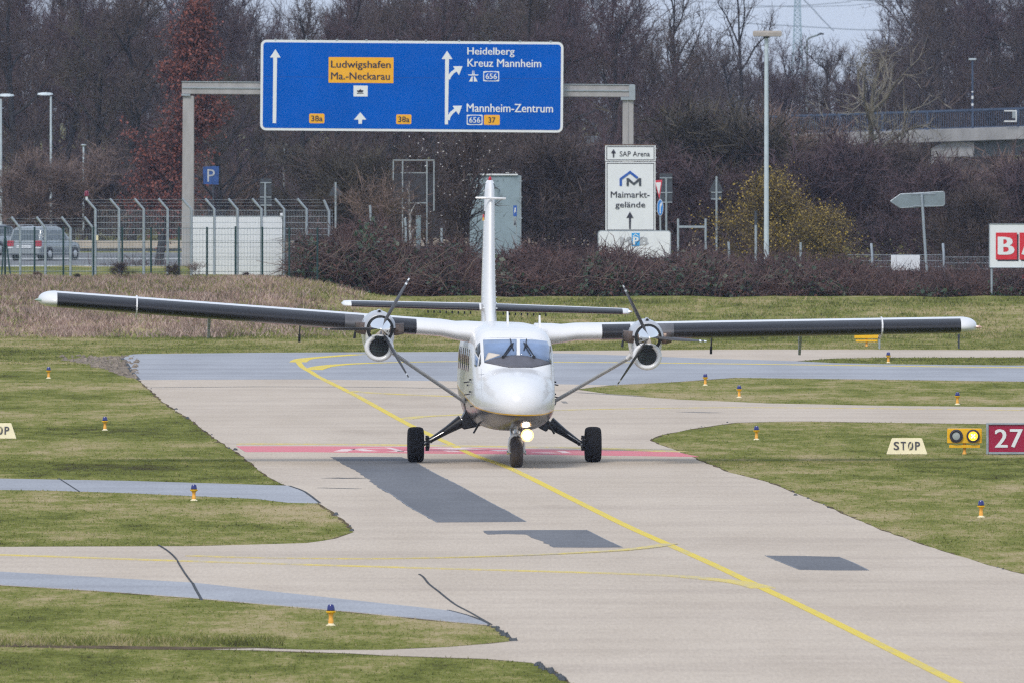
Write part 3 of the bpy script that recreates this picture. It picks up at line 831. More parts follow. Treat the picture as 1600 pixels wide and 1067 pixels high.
for s in (-1, 1):
    mb = MB()
    st = [(.55, 1.28), (.9, 1.22), (1.1, 1.1), (1.4, 1.02), (2.0, 1.0), (4, 1.0), (6, .985), (8, .965), (9.42, .945)]
    rings = [wing_ring(s * x, YLE - (.10 * max(0, 1.4 - x)), wing_z(x) - (.035 if x < 1.2 else 0), CH, .178 * k) for x, k in st]
    wing = mb.loft(rings).xf(body).build("wing", m_white, plane, smooth=60)
    # tip cap
    rings = []
    for k in range(9):
        a = k / 8 * math.pi / 2
        f_ = math.cos(a) ** .75 if k < 8 else .03
        rings.append(wing_ring(s * (9.42 + .36 * math.sin(a)), YLE + CH * (1 - f_) * .42, wing_z(9.42) + .012 * k / 8, CH * max(f_, .04), .170))
    MB().loft(rings).xf(body).build("wing_tip", m_white, wing, smooth=60)
    # pointed navigation light
    zt = wing_z(9.7) + .01
    MB().tube([(s * 9.74, YLE + .32, zt), (s * 9.80, YLE + .30, zt), (s * 9.86, YLE + .28, zt)], [.03, .028, .008], 8).xf(body).build("navigation_light", M("lamp_glass_%s" % ("red" if s > 0 else "green"), (.55, .35, .3) if s > 0 else (.4, .5, .45), .1), wing, smooth=40)
    # rubber de-icing boot, two lengths either side of the engine
    for (xa, xb, mt) in ((1.93, 2.52, m_boot), (3.02, 3.42, m_bootg), (3.42, 9.40, m_boot)):
        up, lo = airfoil(t=.178); rings = []
        nst = max(2, int((xb - xa) / .5) + 1)
        for j in range(nst):
            x = xa + (xb - xa) * j / (nst - 1); k = np.interp(x, [a[0] for a in st], [a[1] for a in st])
            up, lo = airfoil(40, t=.178 * k); inc = R(.6)
            pr = [p for p in up if p[0] < .15][::-1] + [p for p in lo if p[0] < .22][1:]
            ou = []
            for i, (a_, b_) in enumerate(pr):
                q0 = pr[max(0, i - 1)]; q1 = pr[min(len(pr) - 1, i + 1)]
                tx, tz_ = q1[0] - q0[0], q1[1] - q0[1]; ln = math.hypot(tx, tz_) or 1
                nx_, nz_ = tz_ / ln, -tx / ln
                if nx_ > 0 and i < 3: pass
                o_ = .0045 / CH
                ou.append((a_ - abs(nx_) * o_, b_ + (o_ if nz_ > 0 else -o_) * abs(nz_)))
            f3 = lambda P: [(s * x, YLE + a_ * math.cos(inc) * CH + b_ * math.sin(inc) * CH, wing_z(x) + (b_ * math.cos(inc) - a_ * math.sin(inc)) * CH) for a_, b_ in P]
            rings.append(f3(ou) + f3([(a_ + .004, b_) for a_, b_ in pr[::-1]]))
        MB().loft(rings).xf(body).build("deicing_boot", mt, wing, smooth=50)
    # wing fence: a thin oval plate wrapped round the leading edge
    prof = []
    for k in range(20):
        a = 2 * math.pi * k / 20
        prof.append((YLE + .32 + .50 * math.cos(a), wing_z(7.75) + .015 + .235 * math.sin(a)))
    MB().loft([[(s * 7.75 - .014, p[0], p[1]) for p in prof], [(s * 7.75 + .014, p[0], p[1]) for p in prof]]).xf(body).build("wing_fence", m_white, wing)
    # hinge brackets and mass balance rods below the wing
    for xb_, y_, ln, wd, mt in ((6.18, .55, .42, .03, m_galv), (4.30, .2, .34, .012, m_black)):
        zb = wing_z(xb_) - .12
        mb = MB().loft([[(s * xb_ - wd, y_ - .1, zb), (s * xb_ + wd, y_ - .1, zb), (s * xb_ + wd, y_ + .2, zb), (s * xb_ - wd, y_ + .2, zb)],
                        [(s * xb_ - wd * .8, y_ + .1, zb - ln), (s * xb_ + wd * .8, y_ + .1, zb - ln), (s * xb_ + wd * .8, y_ + .2, zb - ln), (s * xb_ - wd * .8, y_ + .2, zb - ln)]])
        if wd < .02: mb.tube([(s * xb_, y_ + .1, zb - ln + .14), (s * xb_, y_ + .1, zb - ln - .02)], .026, 8)
        mb.xf(body).build("hinge_bracket", mt, wing)
    # root fillet towards the roof
    # strut
    if s < 0: a, b = A(611, 549, -1.0), A(727, 628, -.35)
    else: a, b = A(988, 556, -1.0), A(864, 628, -.35)
    MB().tube([a, a.lerp(b, .5), b], [(.085, .037)] * 3, 10).xf(body).build("wing_strut", M("strut_grey_%d" % s, (.46, .48, .51), .35, .2), plane, smooth=60)
    MB().tube([a - (b - a) * .02 + Vector((0, 0, .06)), a + (b - a) * .06], [(.10, .06), (.09, .05)], 10).xf(body).build("strut_fitting", m_white, wing, smooth=60)

# ------------------------------------------------------------------ engines
for s in (-1, 1):
    c = A(594.6, 514, -2.95) if s < 0 else A(1013.6, 527.3, -2.95)
    cx, cz = c.x, c.z
    YN = -2.72
    rings = []
    for (y, hw, zt, zb) in ((YN, .26, .24, -.58), (YN + .06, .30, .29, -.63), (YN + .3, .325, .325, -.66), (YN + .8, .335, .335, -.66), (YN + 1.5, .33, .33, -.60), (YN + 2.4, .28, .28, -.42), (YN + 3.2, .2, .2, -.25), (YN + 3.9, .05, .1, -.08)):
        ring = []
        for k in range(36):
            a = 2 * math.pi * k / 36; cc, ss = math.cos(a), math.sin(a)
            if ss > 0: x = hw * math.copysign(abs(cc) ** (2 / 2.2), cc); z = zt * abs(ss) ** (2 / 2.2)
            else: x = hw * (1 - .04 * abs(ss)) * math.copysign(abs(cc) ** (2 / 2.6), cc); z = -abs(zb) * abs(ss) ** (2 / 2.0)
            ring.append((cx + x, y, cz + z))
        rings.append(ring)
    nac = MB().loft(rings).xf(body).build("engine_nacelle", m_white, plane, smooth=50)
    # grey shroud over the front of the cowl
    rings = []
    for (y, r_, w_) in ((YN - .03, .26, .30), (YN + .02, .305, .345), (YN + .5, .345, .37), (YN + 1.0, .35, .375)):
        outr = []; innr = []
        for k in range(15):
            a = math.pi * (k / 14); flare = 1 + .10 * abs(math.cos(a)) ** 3
            outr.append((cx + w_ * math.cos(a) * .86 * flare, y, cz + .02 + r_ * math.sin(a)))
            innr.append((cx + (w_ * .86 * flare - .03) * math.cos(a), y, cz + .02 + (r_ - .03) * math.sin(a)))
        rings.append(outr + innr[::-1])
    MB().loft(rings).xf(body).build("cowl_shroud", m_cowl, nac, smooth=50)
    MB().lathe([(.03, 0), (.045, .02), (.045, .25), (.02, .4)], (cx - .02, YN + .1, cz + .355), 'y', 12).xf(body).build("top_air_scoop", m_cowl, nac, smooth=40)
    MB().lathe([(.028, 0), (.028, .01)], (cx - .02, YN + .092, cz + .355), 'y', 12).xf(body).build("scoop_mouth", m_int, nac)
    # black firewall ring behind the spinner
    MB().lathe([(.10, -.06), (.275, -.055), (.285, -.03), (.1, -.02)], (cx, YN, cz - .01), 'y', 28).xf(body).build("cowl_face", m_int, nac, smooth=40)
    # intake lip and mouth
    prof = []
    n1, n2 = 32, 10
    rings = []
    for k in range(n1):
        a = 2 * math.pi * k / n1; ring = []
        for j in range(n2):
            b = 2 * math.pi * j / n2
            rr = .237 + .052 * math.cos(b)
            ring.append((cx - .01 + rr * math.cos(a) * 1.06, YN - .03 + .075 * math.sin(b), cz - .385 + rr * math.sin(a)))
        rings.append(ring)
    rings.append(rings[0])
    MB().loft(rings, cap=False).xf(body).build("intake_lip", m_white, nac, smooth=80)
    MB().lathe([(.02, -.025), (.20, -.025), (.20, -.012), (.02, -.012)], (cx - .01, YN, cz - .385), 'y', 28).xf(body).build("air_intake", m_int, nac)
    mb = MB()
    for dz in (-.08, -.02, .05): mb.tube([(cx - .16, YN - .032, cz - .385 + dz + .02), (cx, YN - .04, cz - .385 + dz), (cx + .15, YN - .032, cz - .385 + dz + .015)], .008, 5)
    mb.xf(body).build("intake_guard", M("dark_green_metal", (.02, .04, .035), .4), nac)
    # spinner: polished cone
    MB().lathe([(.232, .0), (.235, -.03), (.222, -.10), (.185, -.22), (.12, -.36), (.05, -.47), (.004, -.52)], (cx, YN - .07, cz), 'y', 48).xf(body).build("spinner", m_chrome, nac, smooth=60)
    # three feathered blades at rest
    for k, ang in enumerate((62, 182, 302) if s < 0 else (118, 358, 238)):
        a = R(ang); rx, rz_ = math.cos(a), math.sin(a); tx, tz_ = -rz_, rx
        rings = []
        for r_, ch, th, tw in ((.20, .07, .06, 60), (.34, .11, .05, 66), (.55, .19, .035, 72), (.8, .21, .026, 76), (1.05, .19, .018, 79), (1.15, .17, .014, 80), (1.2, .10, .01, 80)):
            t_ = R(tw); ring = []
            for j in range(10):
                b = 2 * math.pi * j / 10
                u_ = ch / 2 * math.cos(b); v_ = th / 2 * math.sin(b)
                c_ = u_ * math.cos(t_) - v_ * math.sin(t_); d_ = u_ * math.sin(t_) + v_ * math.cos(t_)
                ring.append((cx + rx * r_ + tx * c_, YN - .20 + d_, cz + rz_ * r_ + tz_ * c_))
            rings.append(ring)
        bl = MB()
        bl.loft(rings[:5]); 
        bl.loft([rings[4], [tuple(np.array(p) * .6 + np.array(q) * .4) for p, q in zip(rings[4], rings[5])]], mi=1)
        bl.loft([[tuple(np.array(p) * .6 + np.array(q) * .4) for p, q in zip(rings[4], rings[5])], rings[5]])
        bl.loft([rings[5], rings[6]], mi=1)
        bl.xf(body).build("propeller_blade", [M("blade_grey_%d%d" % (k, s), (.05, .05, .055), .45), m_signw], nac, smooth=60)
    # exhaust stubs, one each side
    for e in (-1, 1):
        p0 = Vector((cx + e * .26, YN + .16, cz - .01)); p1 = Vector((cx + e * .38, YN + .13, cz - .005)); p2 = Vector((cx + e * .50, YN + .24, cz + .015))
        rings = []
        for p, hy, hz in ((p0, .12, .125), (p1, .125, .125), (p2, .10, .115)):
            ring = []
            for k in range(14):
                a = 2 * math.pi * k / 14
                ring.append((p.x, p.y + hy * math.copysign(abs(math.cos(a)) ** .6, math.cos(a)), p.z + hz * math.copysign(abs(math.sin(a)) ** .6, math.sin(a))))
            rings.append(ring)
        MB().loft(rings).xf(body).build("exhaust_pipe", m_exh, nac, smooth=50)
        MB().lathe([(.09, 0), (.09, .012)], (p2.x - (0 if e > 0 else .012), p2.y, p2.z), 'x', 14).xf(body).build("exhaust_mouth", m_int, nac)
    # drain below the inner exhaust
    MB().tube([(cx - .50, YN + .3, cz - .08), (cx - .51, YN + .3, cz - .22)], [.02, .03], 8).xf(body).build("drain_pipe", m_black, nac)

# ------------------------------------------------------------------ tail
def fin_ring(z, yle, ch, wd):
    up, lo = airfoil(16, t=wd / ch)
    pr = [(a, b - .03 * 0) for a, b in up[::-1]] + lo[1:-1]
    cam = [(a, (up_ if False else b)) for a, b in pr]
    sym = []
    for i, (a, b) in enumerate(pr):
        x = a; yt = 5 * (wd / ch) * (.2969 * x ** .5 - .126 * x - .3516 * x * x + .2843 * x ** 3 - .1036 * x ** 4)
        sgn = 1 if i <= 16 else -1
        sym.append((sgn * yt * ch, yle + a * ch, z))
    return sym
rings = [fin_ring(z, y, c_, w_) for z, y, c_, w_ in ((2.55, 5.6, 3.7, .32), (3.0, 6.35, 3.0, .31), (3.6, 6.9, 2.5, .285), (4.4, 7.3, 2.15, .25), (5.2, 7.66, 1.8, .22), (5.62, 7.84, 1.6, .20), (5.74, 7.95, 1.45, .16), (5.82, 8.12, 1.2, .09))]
fin = MB().loft(rings).xf(body).build("tail_fin", m_white, plane, smooth=60)
MB().lathe([(.028, 0), (.036, .03), (.032, .07), (.01, .10)], (0, 8.3, 5.80), 'z', 14).xf(body).build("beacon_light", M("red_beacon", (.42, .01, .03), .2), fin, smooth=40)
MB().lathe([(.10, -.03), (.06, .03)], (0, 8.3, 5.79), 'z', 14).xf(body).build("beacon_base", m_white, fin, smooth=40)
za = 5.44
MB().tube([(-.32, 7.75, za), (-.12, 7.7, za), (.12, 7.7, za), (.32, 7.75, za)], [.02, .026, .026, .02], 8).xf(body).build("tail_aerial", m_white, fin)
mb = MB()
for z in np.arange(3.1, 5.2, .115):
    y = np.interp(z, [2.55, 3.6, 4.4, 5.2], [5.6, 6.9, 7.3, 7.66]) + .45; hw = np.interp(z, [3, 4.4, 5.2], [.135, .11, .095])
    for sx in (-1, 1): MB().box(sx * hw - .022, sx * hw + .022, y, y + .03, z, z + .022).xf(body).build("vortex_generator", m_signw, fin)
mb = MB()
for i in range(12):
    z = 3.4 + i * .15; mb.box(-.055, -.047, np.interp(z, [2.55, 3.6, 4.4, 5.2], [5.6, 6.9, 7.3, 7.66]) + .02, np.interp(z, [2.55, 3.6, 4.4, 5.2], [5.6, 6.9, 7.3, 7.66]) + .03, z, z + .012)
MB().box(-.125, -.118, 8.0, 8.5, 4.95, 5.02, 0).box(-.125, -.118, 8.0, 8.5, 5.02, 5.09, 1).box(-.125, -.118, 8.0, 8.5, 5.09, 5.16, 2).xf(body).build("flag_emblem", [m_signy, m_rbill, m_ink], fin)

def tail_ring(x, yle, ch, t, zc):
    return [(p[0] + 0, p[1], p[2]) for p in wing_ring(x, yle, zc, ch, t, R(-1.0))]
ZS = 3.07
for s in (-1, 1):
    rings = [tail_ring(s * x, 7.55 + .10 * x, 1.6 - .12 * x, .092, ZS) for x in (.02, .8, 1.6, 2.4, 2.95)]
    rings += [tail_ring(s * 3.04, 7.95, 1.1, .10, ZS), tail_ring(s * 3.08, 8.1, .8, .05, ZS + .005)]
    tp = MB().loft(rings).xf(body).build("tailplane", M("tail_paint_%d" % s, (.72, .73, .75), .3), plane, smooth=60)
    # boot on its leading edge
    rings = []
    for x in (.18, 1.0, 2.0, 2.9):
        ch = 1.6 - .12 * x; yl = 7.55 + .10 * x; inc = R(-1.0); t = .092
        up, lo = airfoil(40, t=t)
        pr = [p for p in up if p[0] < .22][::-1] + [p for p in lo if p[0] < .16][1:]
        f3 = lambda P, o_: [(s * x, yl + a_ * ch - o_, ZS + b_ * ch + (o_ if b_ > .004 else -o_) + a_ * ch * .0175) for a_, b_ in P]
        rings.append(f3(pr, .004) + f3([(a_ + .006, b_) for a_, b_ in pr[::-1]], 0))
    MB().loft(rings).xf(body).build("deicing_boot", m_boot, tp, smooth=50)
    for i in range(8): MB().box(s * (.35 + i * .13) - .015, s * (.35 + i * .13) + .015, 7.9, 7.98, ZS - .115, ZS - .06).xf(body).build("vortex_generator", m_black, tp)
    MB().lathe([(.02, 0), (.03, .04), (.015, .09)], (s * 3.02, 8.0, ZS + .03), 'x', 8).xf(body).build("tip_light", m_silver, tp)

# ------------------------------------------------------------------ main gear
for s in (-1, 1):
    if s < 0:
        fair = [(714, 619), (721, 622), (731, 628), (745, 634), (757, 645), (771, 657), (764, 661), (740, 667), (723, 670.5), (720.5, 660), (722, 650), (727, 641), (724, 630)]
        a0, a1, b0, b1 = (722, 657), (722, 657), (671, 688.5), (671, 688.5)
        axle = ((672, 688), (657, 695)); wc = (649.5, 692.5)
    else:
        fair = [(869, 628), (862, 640), (855, 652), (860, 662), (853, 674), (845, 670), (835, 662), (838, 655), (848, 646)]
        a0, b0 = (859, 660), (907, 692.5); axle = ((906, 692), (918, 699)); wc = (926.5, 697)
    mb = MB(); P = [A(x, y, 0) for x, y in fair]
    fairing = mb.prism([(p.x, p.z) for p in P], -.28, .30).xf(body).build("gear_fairing", m_black, plane, bevel=.02)
    p0 = AG(*a0, 0); p1 = AG(*b0, 0); pm = p0.lerp(p1, .45)
    leg = MB().tube([p0, pm, p0.lerp(p1, .93), p1], [(.155, .135), (.14, .085), (.12, .055), (.12, .062)], 12).build("main_gear_leg", m_black, plane, smooth=50)
    MB().tube([p0 + Vector((0, -.10, .03)), pm + Vector((0, -.12, .0)), p1 + Vector((0, -.11, .02))], .016, 6).build("brake_line", m_silver, leg)
    q0 = AG(*axle[0], 0); q1 = AG(*axle[1], 0)
    MB().tube([q0, q1], .05, 10).build("axle", m_silver, leg, smooth=50)
    wx = AG(wc[0], wc[1], 0).x; wz = .372
    rr, ww = .372, .165
    prof = [(.19, -ww * .72), (.25, -ww * .92), (.31, -ww), (.345, -ww * .9), (.365, -ww * .62), (rr, -ww * .3), (rr + .0, 0), (rr, ww * .3), (.365, ww * .62), (.345, ww * .9), (.31, ww), (.25, ww * .92), (.19, ww * .72)]
    whl = MB().lathe(prof, (wx, 0, wz), 'x', 40).build("main_wheel", m_tyre, plane, smooth=40)
    MB().lathe([(.185, -ww * .8), (.19, -ww * .6), (.19, ww * .6), (.185, ww * .8), (.12, ww * .7), (.05, ww * .75), (.02, ww * .7)], (wx, 0, wz), 'x', 24).build("wheel_rim", m_silver, whl, smooth=40)
    # groove lines in the tread
    # brake unit on the inner side
    mb = MB(); mb.lathe([(.13, 0), (.15, .02), (.15, .055), (.10, .07)], (wx - s * (ww + .055) - (.0 if s < 0 else .0), 0, wz + .03), 'x', 20)
    for k in range(9):
        a = math.pi * 2 * k / 9; mb.box(wx - s * (ww + .06) - .02, wx - s * (ww + .06) + .05, .14 * math.cos(a) - .02, .14 * math.cos(a) + .02, wz + .03 + .14 * math.sin(a) - .02, wz + .03 + .14 * math.sin(a) + .02)
    MBb = mb.build("brake_unit", m_black, whl)
# ------------------------------------------------------------------ nose gear
n0 = AG(807, 728, -4.5); nx = n0.x; ny = -4.5; nr_ = .325; nw = .125
prof = [(.15, -nw * .75), (.22, -nw * .95), (.27, -nw), (.30, -nw * .85), (.318, -nw * .55), (nr_, -nw * .2), (nr_, nw * .2), (.318, nw * .55), (.30, nw * .85), (.27, nw), (.22, nw * .95), (.15, nw * .75)]
ng = MB().tube([(nx, ny + .08, .66), (nx + .01, ny + .12, .95)], [.055, .06], 14).build("nose_gear_leg", m_silver, plane, smooth=40)
nwh = MB().lathe(prof, (nx, ny, nr_), 'x', 36).build("nose_wheel", M("brown_tyre", (.055, .042, .036), .8, var=.35, scale=6), plane, smooth=40)  # nose tyre coloured lighter and browner than the main tyres
MB().lathe([(.15, -nw * .8), (.15, nw * .8)], (nx, ny, nr_), 'x', 20).build("wheel_rim", m_silver, nwh)
# fork: an inverted U over the tyre
pts = [(nx - .155, ny, .31), (nx - .155, ny - .03, .50), (nx - .13, ny - .05, .60), (nx - .07, ny - .06, .665), (nx, ny - .06, .685), (nx + .07, ny - .06, .665), (nx + .13, ny - .05, .60), (nx + .155, ny - .03, .50), (nx + .155, ny, .31)]
fork = MB().tube(pts, [(.035, .03), (.035, .03), (.04, .035), (.045, .04), (.05, .04), (.045, .04), (.04, .035), (.035, .03), (.035, .03)], 10).build("nose_fork", m_white, plane, smooth=50)
MB().tube([(nx - .20, ny, .31), (nx + .20, ny, .31)], .028, 10).build("axle", m_silver, fork)
MB().lathe([(.045, 0), (.045, .03)], (nx - .20, ny, .31), 'x', 10).lathe([(.045, 0), (.045, .03)], (nx + .17, ny, .31), 'x', 10).build("axle_nut", m_silver, fork)
MB().tube([(nx - .10, ny - .05, .62), (nx - .11, ny + .02, .8), (nx - .03, ny + .10, .93)], .03, 8).tube([(nx + .10, ny - .05, .62), (nx + .11, ny + .02, .8), (nx + .03, ny + .10, .93)], .03, 8).build("scissor_link", m_silver, fork)
lp = AG(824, 679.5, -4.6)
MB().lathe([(.05, .10), (.095, .02), (.10, 0), (.095, -.005)], (lp.x, lp.y, lp.z), 'y', 24).build("landing_light_housing", m_silver, fork, smooth=40)
MB().lathe([(.02, -.008), (.088, -.008), (.088, -.002), (.02, -.002)], (lp.x, lp.y, lp.z), 'y', 24).build("landing_light", Mem("landing_lamp", (1.0, .93, .80), 26), fork)
MB().lathe([(.09, -.006), (.128, -.012), (.132, .0), (.09, .004)], (lp.x, lp.y, lp.z), 'y', 24).build("lamp_glow_ring", Mem("warm_glow", (1.0, .60, .24), 1.6), fork, smooth=40)  # added emissive ring that paints the lamp's warm glow around its disc
lp2 = A(823, 656, -3.6)
MB().lathe([(.055, .12), (.06, 0), (.055, -.004)], (lp2.x, lp2.y - .06, lp2.z), 'y', 16).xf(body).build("taxi_light_housing", m_silver, plane, smooth=40)
MB().lathe([(.01, -.008), (.042, -.008), (.042, -.002), (.01, -.002)], (lp2.x, lp2.y - .06, lp2.z), 'y', 16).xf(body).build("taxi_light", Mem("taxi_lamp", (1.0, .74, .40), 8), plane)
MB().tube([(lp.x - .02, lp.y + .05, lp.z), (nx + .06, ny + .06, .78)], .02, 6).build("lamp_bracket", m_silver, fork)
# ================================================================== AIRFIELD FURNITURE
# ---- blue taxiway edge lights
def make_edge_light():
    t = thing("edge_light", "", "taxiway light")
    MB().lathe([(.072, -.01), (.072, .010), (.048, .020), (.04, .035)], n=20).build("base_plate", m_cream, t, smooth=40)
    MB().lathe([(.038, .015), (.038, .08), (.033, .095), (.031, .145), (.040, .165), (.042, .18)], n=20).build("stem", m_or, t, smooth=35)
    MB().lathe([(.035, .172), (.072, .194), (.076, .210), (.056, .217)], n=24).build("collar", m_rgl, t, smooth=35)
    ln = MB().lathe([(.058, .213), (.058, .236), (.051, .28), (.038, .307), (.014, .315)], n=24).build("blue_lens", m_blens, t, smooth=35)
    MB().lathe([(.0595, .216), (.0595, .228), (.056, .230)], n=24).build("lens_ring", m_black, ln, smooth=35)
    return t
EL = [(76, 591, "blue and yellow taxiway edge light farthest back in the left grass, near the gravel"),
      (164, 672, "blue and yellow edge light in the left grass just behind the cut-off cream board"),
      (303, 782, "blue and yellow edge light seen against the narrow asphalt path at left"),
      (517, 977, "blue and yellow edge light on the lower left grass, nearest to the viewer of all"),
      (1388, 567, "blue and yellow edge light on the thin grass sliver beneath the right wing"),
      (1102, 602, "blue and yellow edge light on the grass wedge, left one of a close pair"),
      (1155, 621, "blue and yellow edge light on the grass wedge, right one of a close pair"),
      (1496, 632, "blue and yellow edge light on grass far right, behind the yellow twin-lamp unit"),
      (1182, 687, "blue and yellow edge light at the right grass tip, left of the STOP board"),
      (1533, 808, "blue and yellow edge light alone in the right foreground grass below the red 27 sign")]
el0 = make_edge_light()
el0["group"] = "blue taxiway edge lights"
for i, (px, py, lab) in enumerate(EL):
    p = G(px, py); s = 1.0
    if i == 0: el0.location = (p.x, p.y, 0); el0["label"] = lab
    else: dup(el0, (p.x, p.y, 0), rz=i * .7, label=lab)

# ---- STOP boards
def make_stop():
    t = thing("stop_board", "", "sign")
    S = F / G(1417, 709).y
    w1, w0, h = 64 / S / 2, 47 / S / 2, 25.5 / S
    mb = MB().loft([[(-w1, -.10, 0), (w1, -.10, 0), (w1, .14, 0), (-w1, .14, 0)], [(-w0, .0, h), (w0, .0, h), (w0, .05, h), (-w0, .05, h)]])
    b = mb.build("board", m_cream, t, bevel=.01)
    mb = MB()
    xs = [(-20.5, -12.5), (-9.5, -2), (2, 9.5), (13, 20)]
    for ch, (a, c) in zip("STOP", xs): mb.text(ch, a / S, c / S, 7.5 / S, 20 / S, 0, .012, .012)
    k = .10 / h
    mb.v = [(x, -.104 + z * k - .006 + y, z) for x, y, z in mb.v]
    mb.build("lettering", m_ink, b)
    # worn stripes where the paint of the O has flaked
    MB().box(3.2 / S, 5.4 / S, -.082, -.060, 7.0 / S, 13 / S).box(6.4 / S, 7.6 / S, -.070, -.045, 12 / S, 20.5 / S).build("flaked_paint", m_cream, b)
    return t
st = make_stop(); p = G(1417, 709.5); st.location = (p.x, p.y, .0)
st["label"] = "small cream STOP board in the right grass, left of the yellow twin-lamp unit"; st["group"] = "cream stop boards"
p = G(-5, 685); dup(st, (p.x, p.y, 0), label="small cream STOP board cut off by the left edge of the photo").scale = (1, 1, 1)

# ---- runway guard light unit
def guard_light(px, base, label, lit=True, facing=1, sc_=1.0):
    P = G(px, base); S = F / P.y
    t = thing("guard_light", label, "warning light", (P.x, P.y, 0), 0 if facing == 1 else math.pi)
    k = 24300 / G(1507, 709).y
    hw = 27 / k
    hs = MB().box(-hw, hw, -.10, .12, 17 / k, 40 / k).build("housing", m_rgl, t, bevel=.012)
    MB().box(-hw * .89, hw * .89, -.08, .10, 10 / k, 14.4 / k).box(-.03, .03, -.03, .03, 14.4 / k, 17 / k).box(-hw * .8, -hw * .78, -.06, .06, 14.4 / k, 17 / k).box(hw * .78, hw * .8, -.06, .06, 14.4 / k, 17 / k).build("mounting_tray", m_rgl, t, bevel=.006)
    MB().tube([(0, 0, -.02), (0, 0, .04), (0, 0, 10.5 / k)], [.06, .035, .032], 12).build("stem", m_or, t, smooth=30)
    if facing == 1:
        for e, lit_ in ((-1, False), (1, True)):
            x = e * 13.2 / k; z = 28.5 / k
            ring = MB().lathe([(.094, 0), (.138, -.012), (.142, -.04), (.105, -.048), (.094, -.02)], (x, -.10, z), 'y', 28).build("visor", m_ink, hs, smooth=40)
            if lit_:
                MB().lathe([(.01, -.03), (.10, -.03), (.10, -.01), (.01, -.01)], (x, -.10, z), 'y', 24).build("lit_lamp", Mem("lit_yellow_lamp", (1.0, .52, .03), 1.3), hs)
                mb = MB()
                for (dx, dz) in ((-.03, .03), (.03, .03), (-.03, -.03), (.03, -.03), (0, .0)): mb.lathe([(.004, -.008), (.015, -.006), (.015, 0)], (x + dx, -.128, z + dz), 'y', 10)
                mb.build("lamp_bulb", Mem("lamp_bulbs", (1.0, .85, .55), 3), hs)
            else:
                MB().lathe([(.01, -.03), (.06, -.026), (.10, -.015), (.10, 0)], (x, -.10, z), 'y', 24).build("unlit_lamp", M("grey_lens", (.38, .42, .42), .3, var=.1, scale=30), hs, smooth=60)
    return t
guard_light(1507, 709, "yellow warning unit with two round lamps, right one lit, left of the red sign")
guard_light(1354, 541, "yellow warning unit seen from behind under the right wing near its tip", facing=-1)

# ---- red runway sign
P = Px(1596, G(1596, 710).y, 0)
t = thing("runway_sign", "dark red runway sign reading 27 in a grey frame at the right edge", "sign", P.loc)
pn = MB().box(P.x(1544.5), P.x(1648), -.04, .10, P.z(705.5), P.z(663)).build("sign_face", m_rsign, t)
f_ = MB()
f_.box(P.x(1541), P.x(1544.5), -.07, .12, P.z(709), P.z(660.5)).box(P.x(1648), P.x(1651.5), -.07, .12, P.z(709), P.z(660.5))
f_.box(P.x(1544.6), P.x(1647.9), -.07, .12, P.z(709), P.z(705.6)).box(P.x(1544.6), P.x(1647.9), -.07, .12, P.z(663), P.z(660.5))
f_.build("frame", m_galv, t, bevel=.006)
mb = MB().text("2", P.x(1554.8), P.x(1573.8), P.z(698.5), P.z(670), -.046, .008, .012).text("7", P.x(1578.5), P.x(1597.5), P.z(698.5), P.z(670), -.046, .008, .012)
mb.build("numerals", m_signw, pn)
MB().box(P.x(1560), P.x(1564), -.02, .05, 0, P.z(709)).box(P.x(1628), P.x(1632), -.02, .05, 0, P.z(709)).build("foot", m_dgrey, t)

# ---- marker posts in the grass
for i, (px, y0, y1, wd, m_, lab) in enumerate(((1374, 524, 545, .03, m_galv, "thin grey marker post in the grass beside the rear of the yellow unit"), (1498, 522, 545, .028, m_dgrey, "thin dark marker post in the grass below the right wing tip"))):
    P = Px(px, G(px, y1).y if y1 < 999 else 0, 0)
    t = thing("marker_post", lab, "post", P.loc)
    MB().box(-wd, wd, -wd, wd, -.05, P.z(y0)).build("post", m_, t, bevel=.006)
    MB().box(-wd * 1.3, wd * 1.3, -wd * 1.4, wd * 1.4, P.z(y0) - .10, P.z(y0) - .05).build("band", m_ink, t)

# ================================================================== FENCES
def wires(mb, x0, x1, z0, z1, hstep, vstep, rh, rv, y=0):
    z = z1
    while z > z0: mb.box(x0, x1, y - rh, y + rh, z - rh, z + rh); z -= hstep
    x = x0
    while x <= x1: mb.add([(x - rv, y - .004, z0), (x + rv, y - .004, z0), (x, y + .008, z0), (x - rv, y - .004, z1), (x + rv, y - .004, z1), (x, y + .008, z1)], [(0, 1, 4, 3), (1, 2, 5, 4), (2, 0, 3, 5)]); x += vstep
    return mb
P = Px(300, 545)
fen = thing("mesh_fence", "tall galvanised mesh fence with cranked posts on the left bank", "fence", P.loc)
def cranked(px, ybend, ytip, xtip, ybase):
    gz = float(tz((px - 800) / P.S, 545)) - P.gz
    mb = MB().tube([(P.x(px), 0, gz - .1), (P.x(px), 0, P.z(ybend)), (P.x(xtip), -.02, P.z(ytip))], .046, 8)
    return mb.build("cranked_post", m_galv, fen, smooth=35)
for px in (31.5, 71, 110): cranked(px, 357, 339.5, px - 14, 445)
cranked(145.5, 357, 339.5, 132, 445)
for px in (149, 186, 224.5, 262, 299, 335, 371, 408.5, 444, 479): cranked(px, 327.5, 311, px - 14.5, 445)
cranked(514, 331, 313, 506, 400)
wires(MB(), P.x(31.5) - 1.2, P.x(147), P.z(445), P.z(357), .215, .055, .0075, .0026, .05).build("wire_mesh", m_galv, fen)
wires(MB(), P.x(149), P.x(520), P.z(445), P.z(329), .215, .055, .0075, .0026, .05).build("wire_mesh", m_galv, fen)
mb = MB()
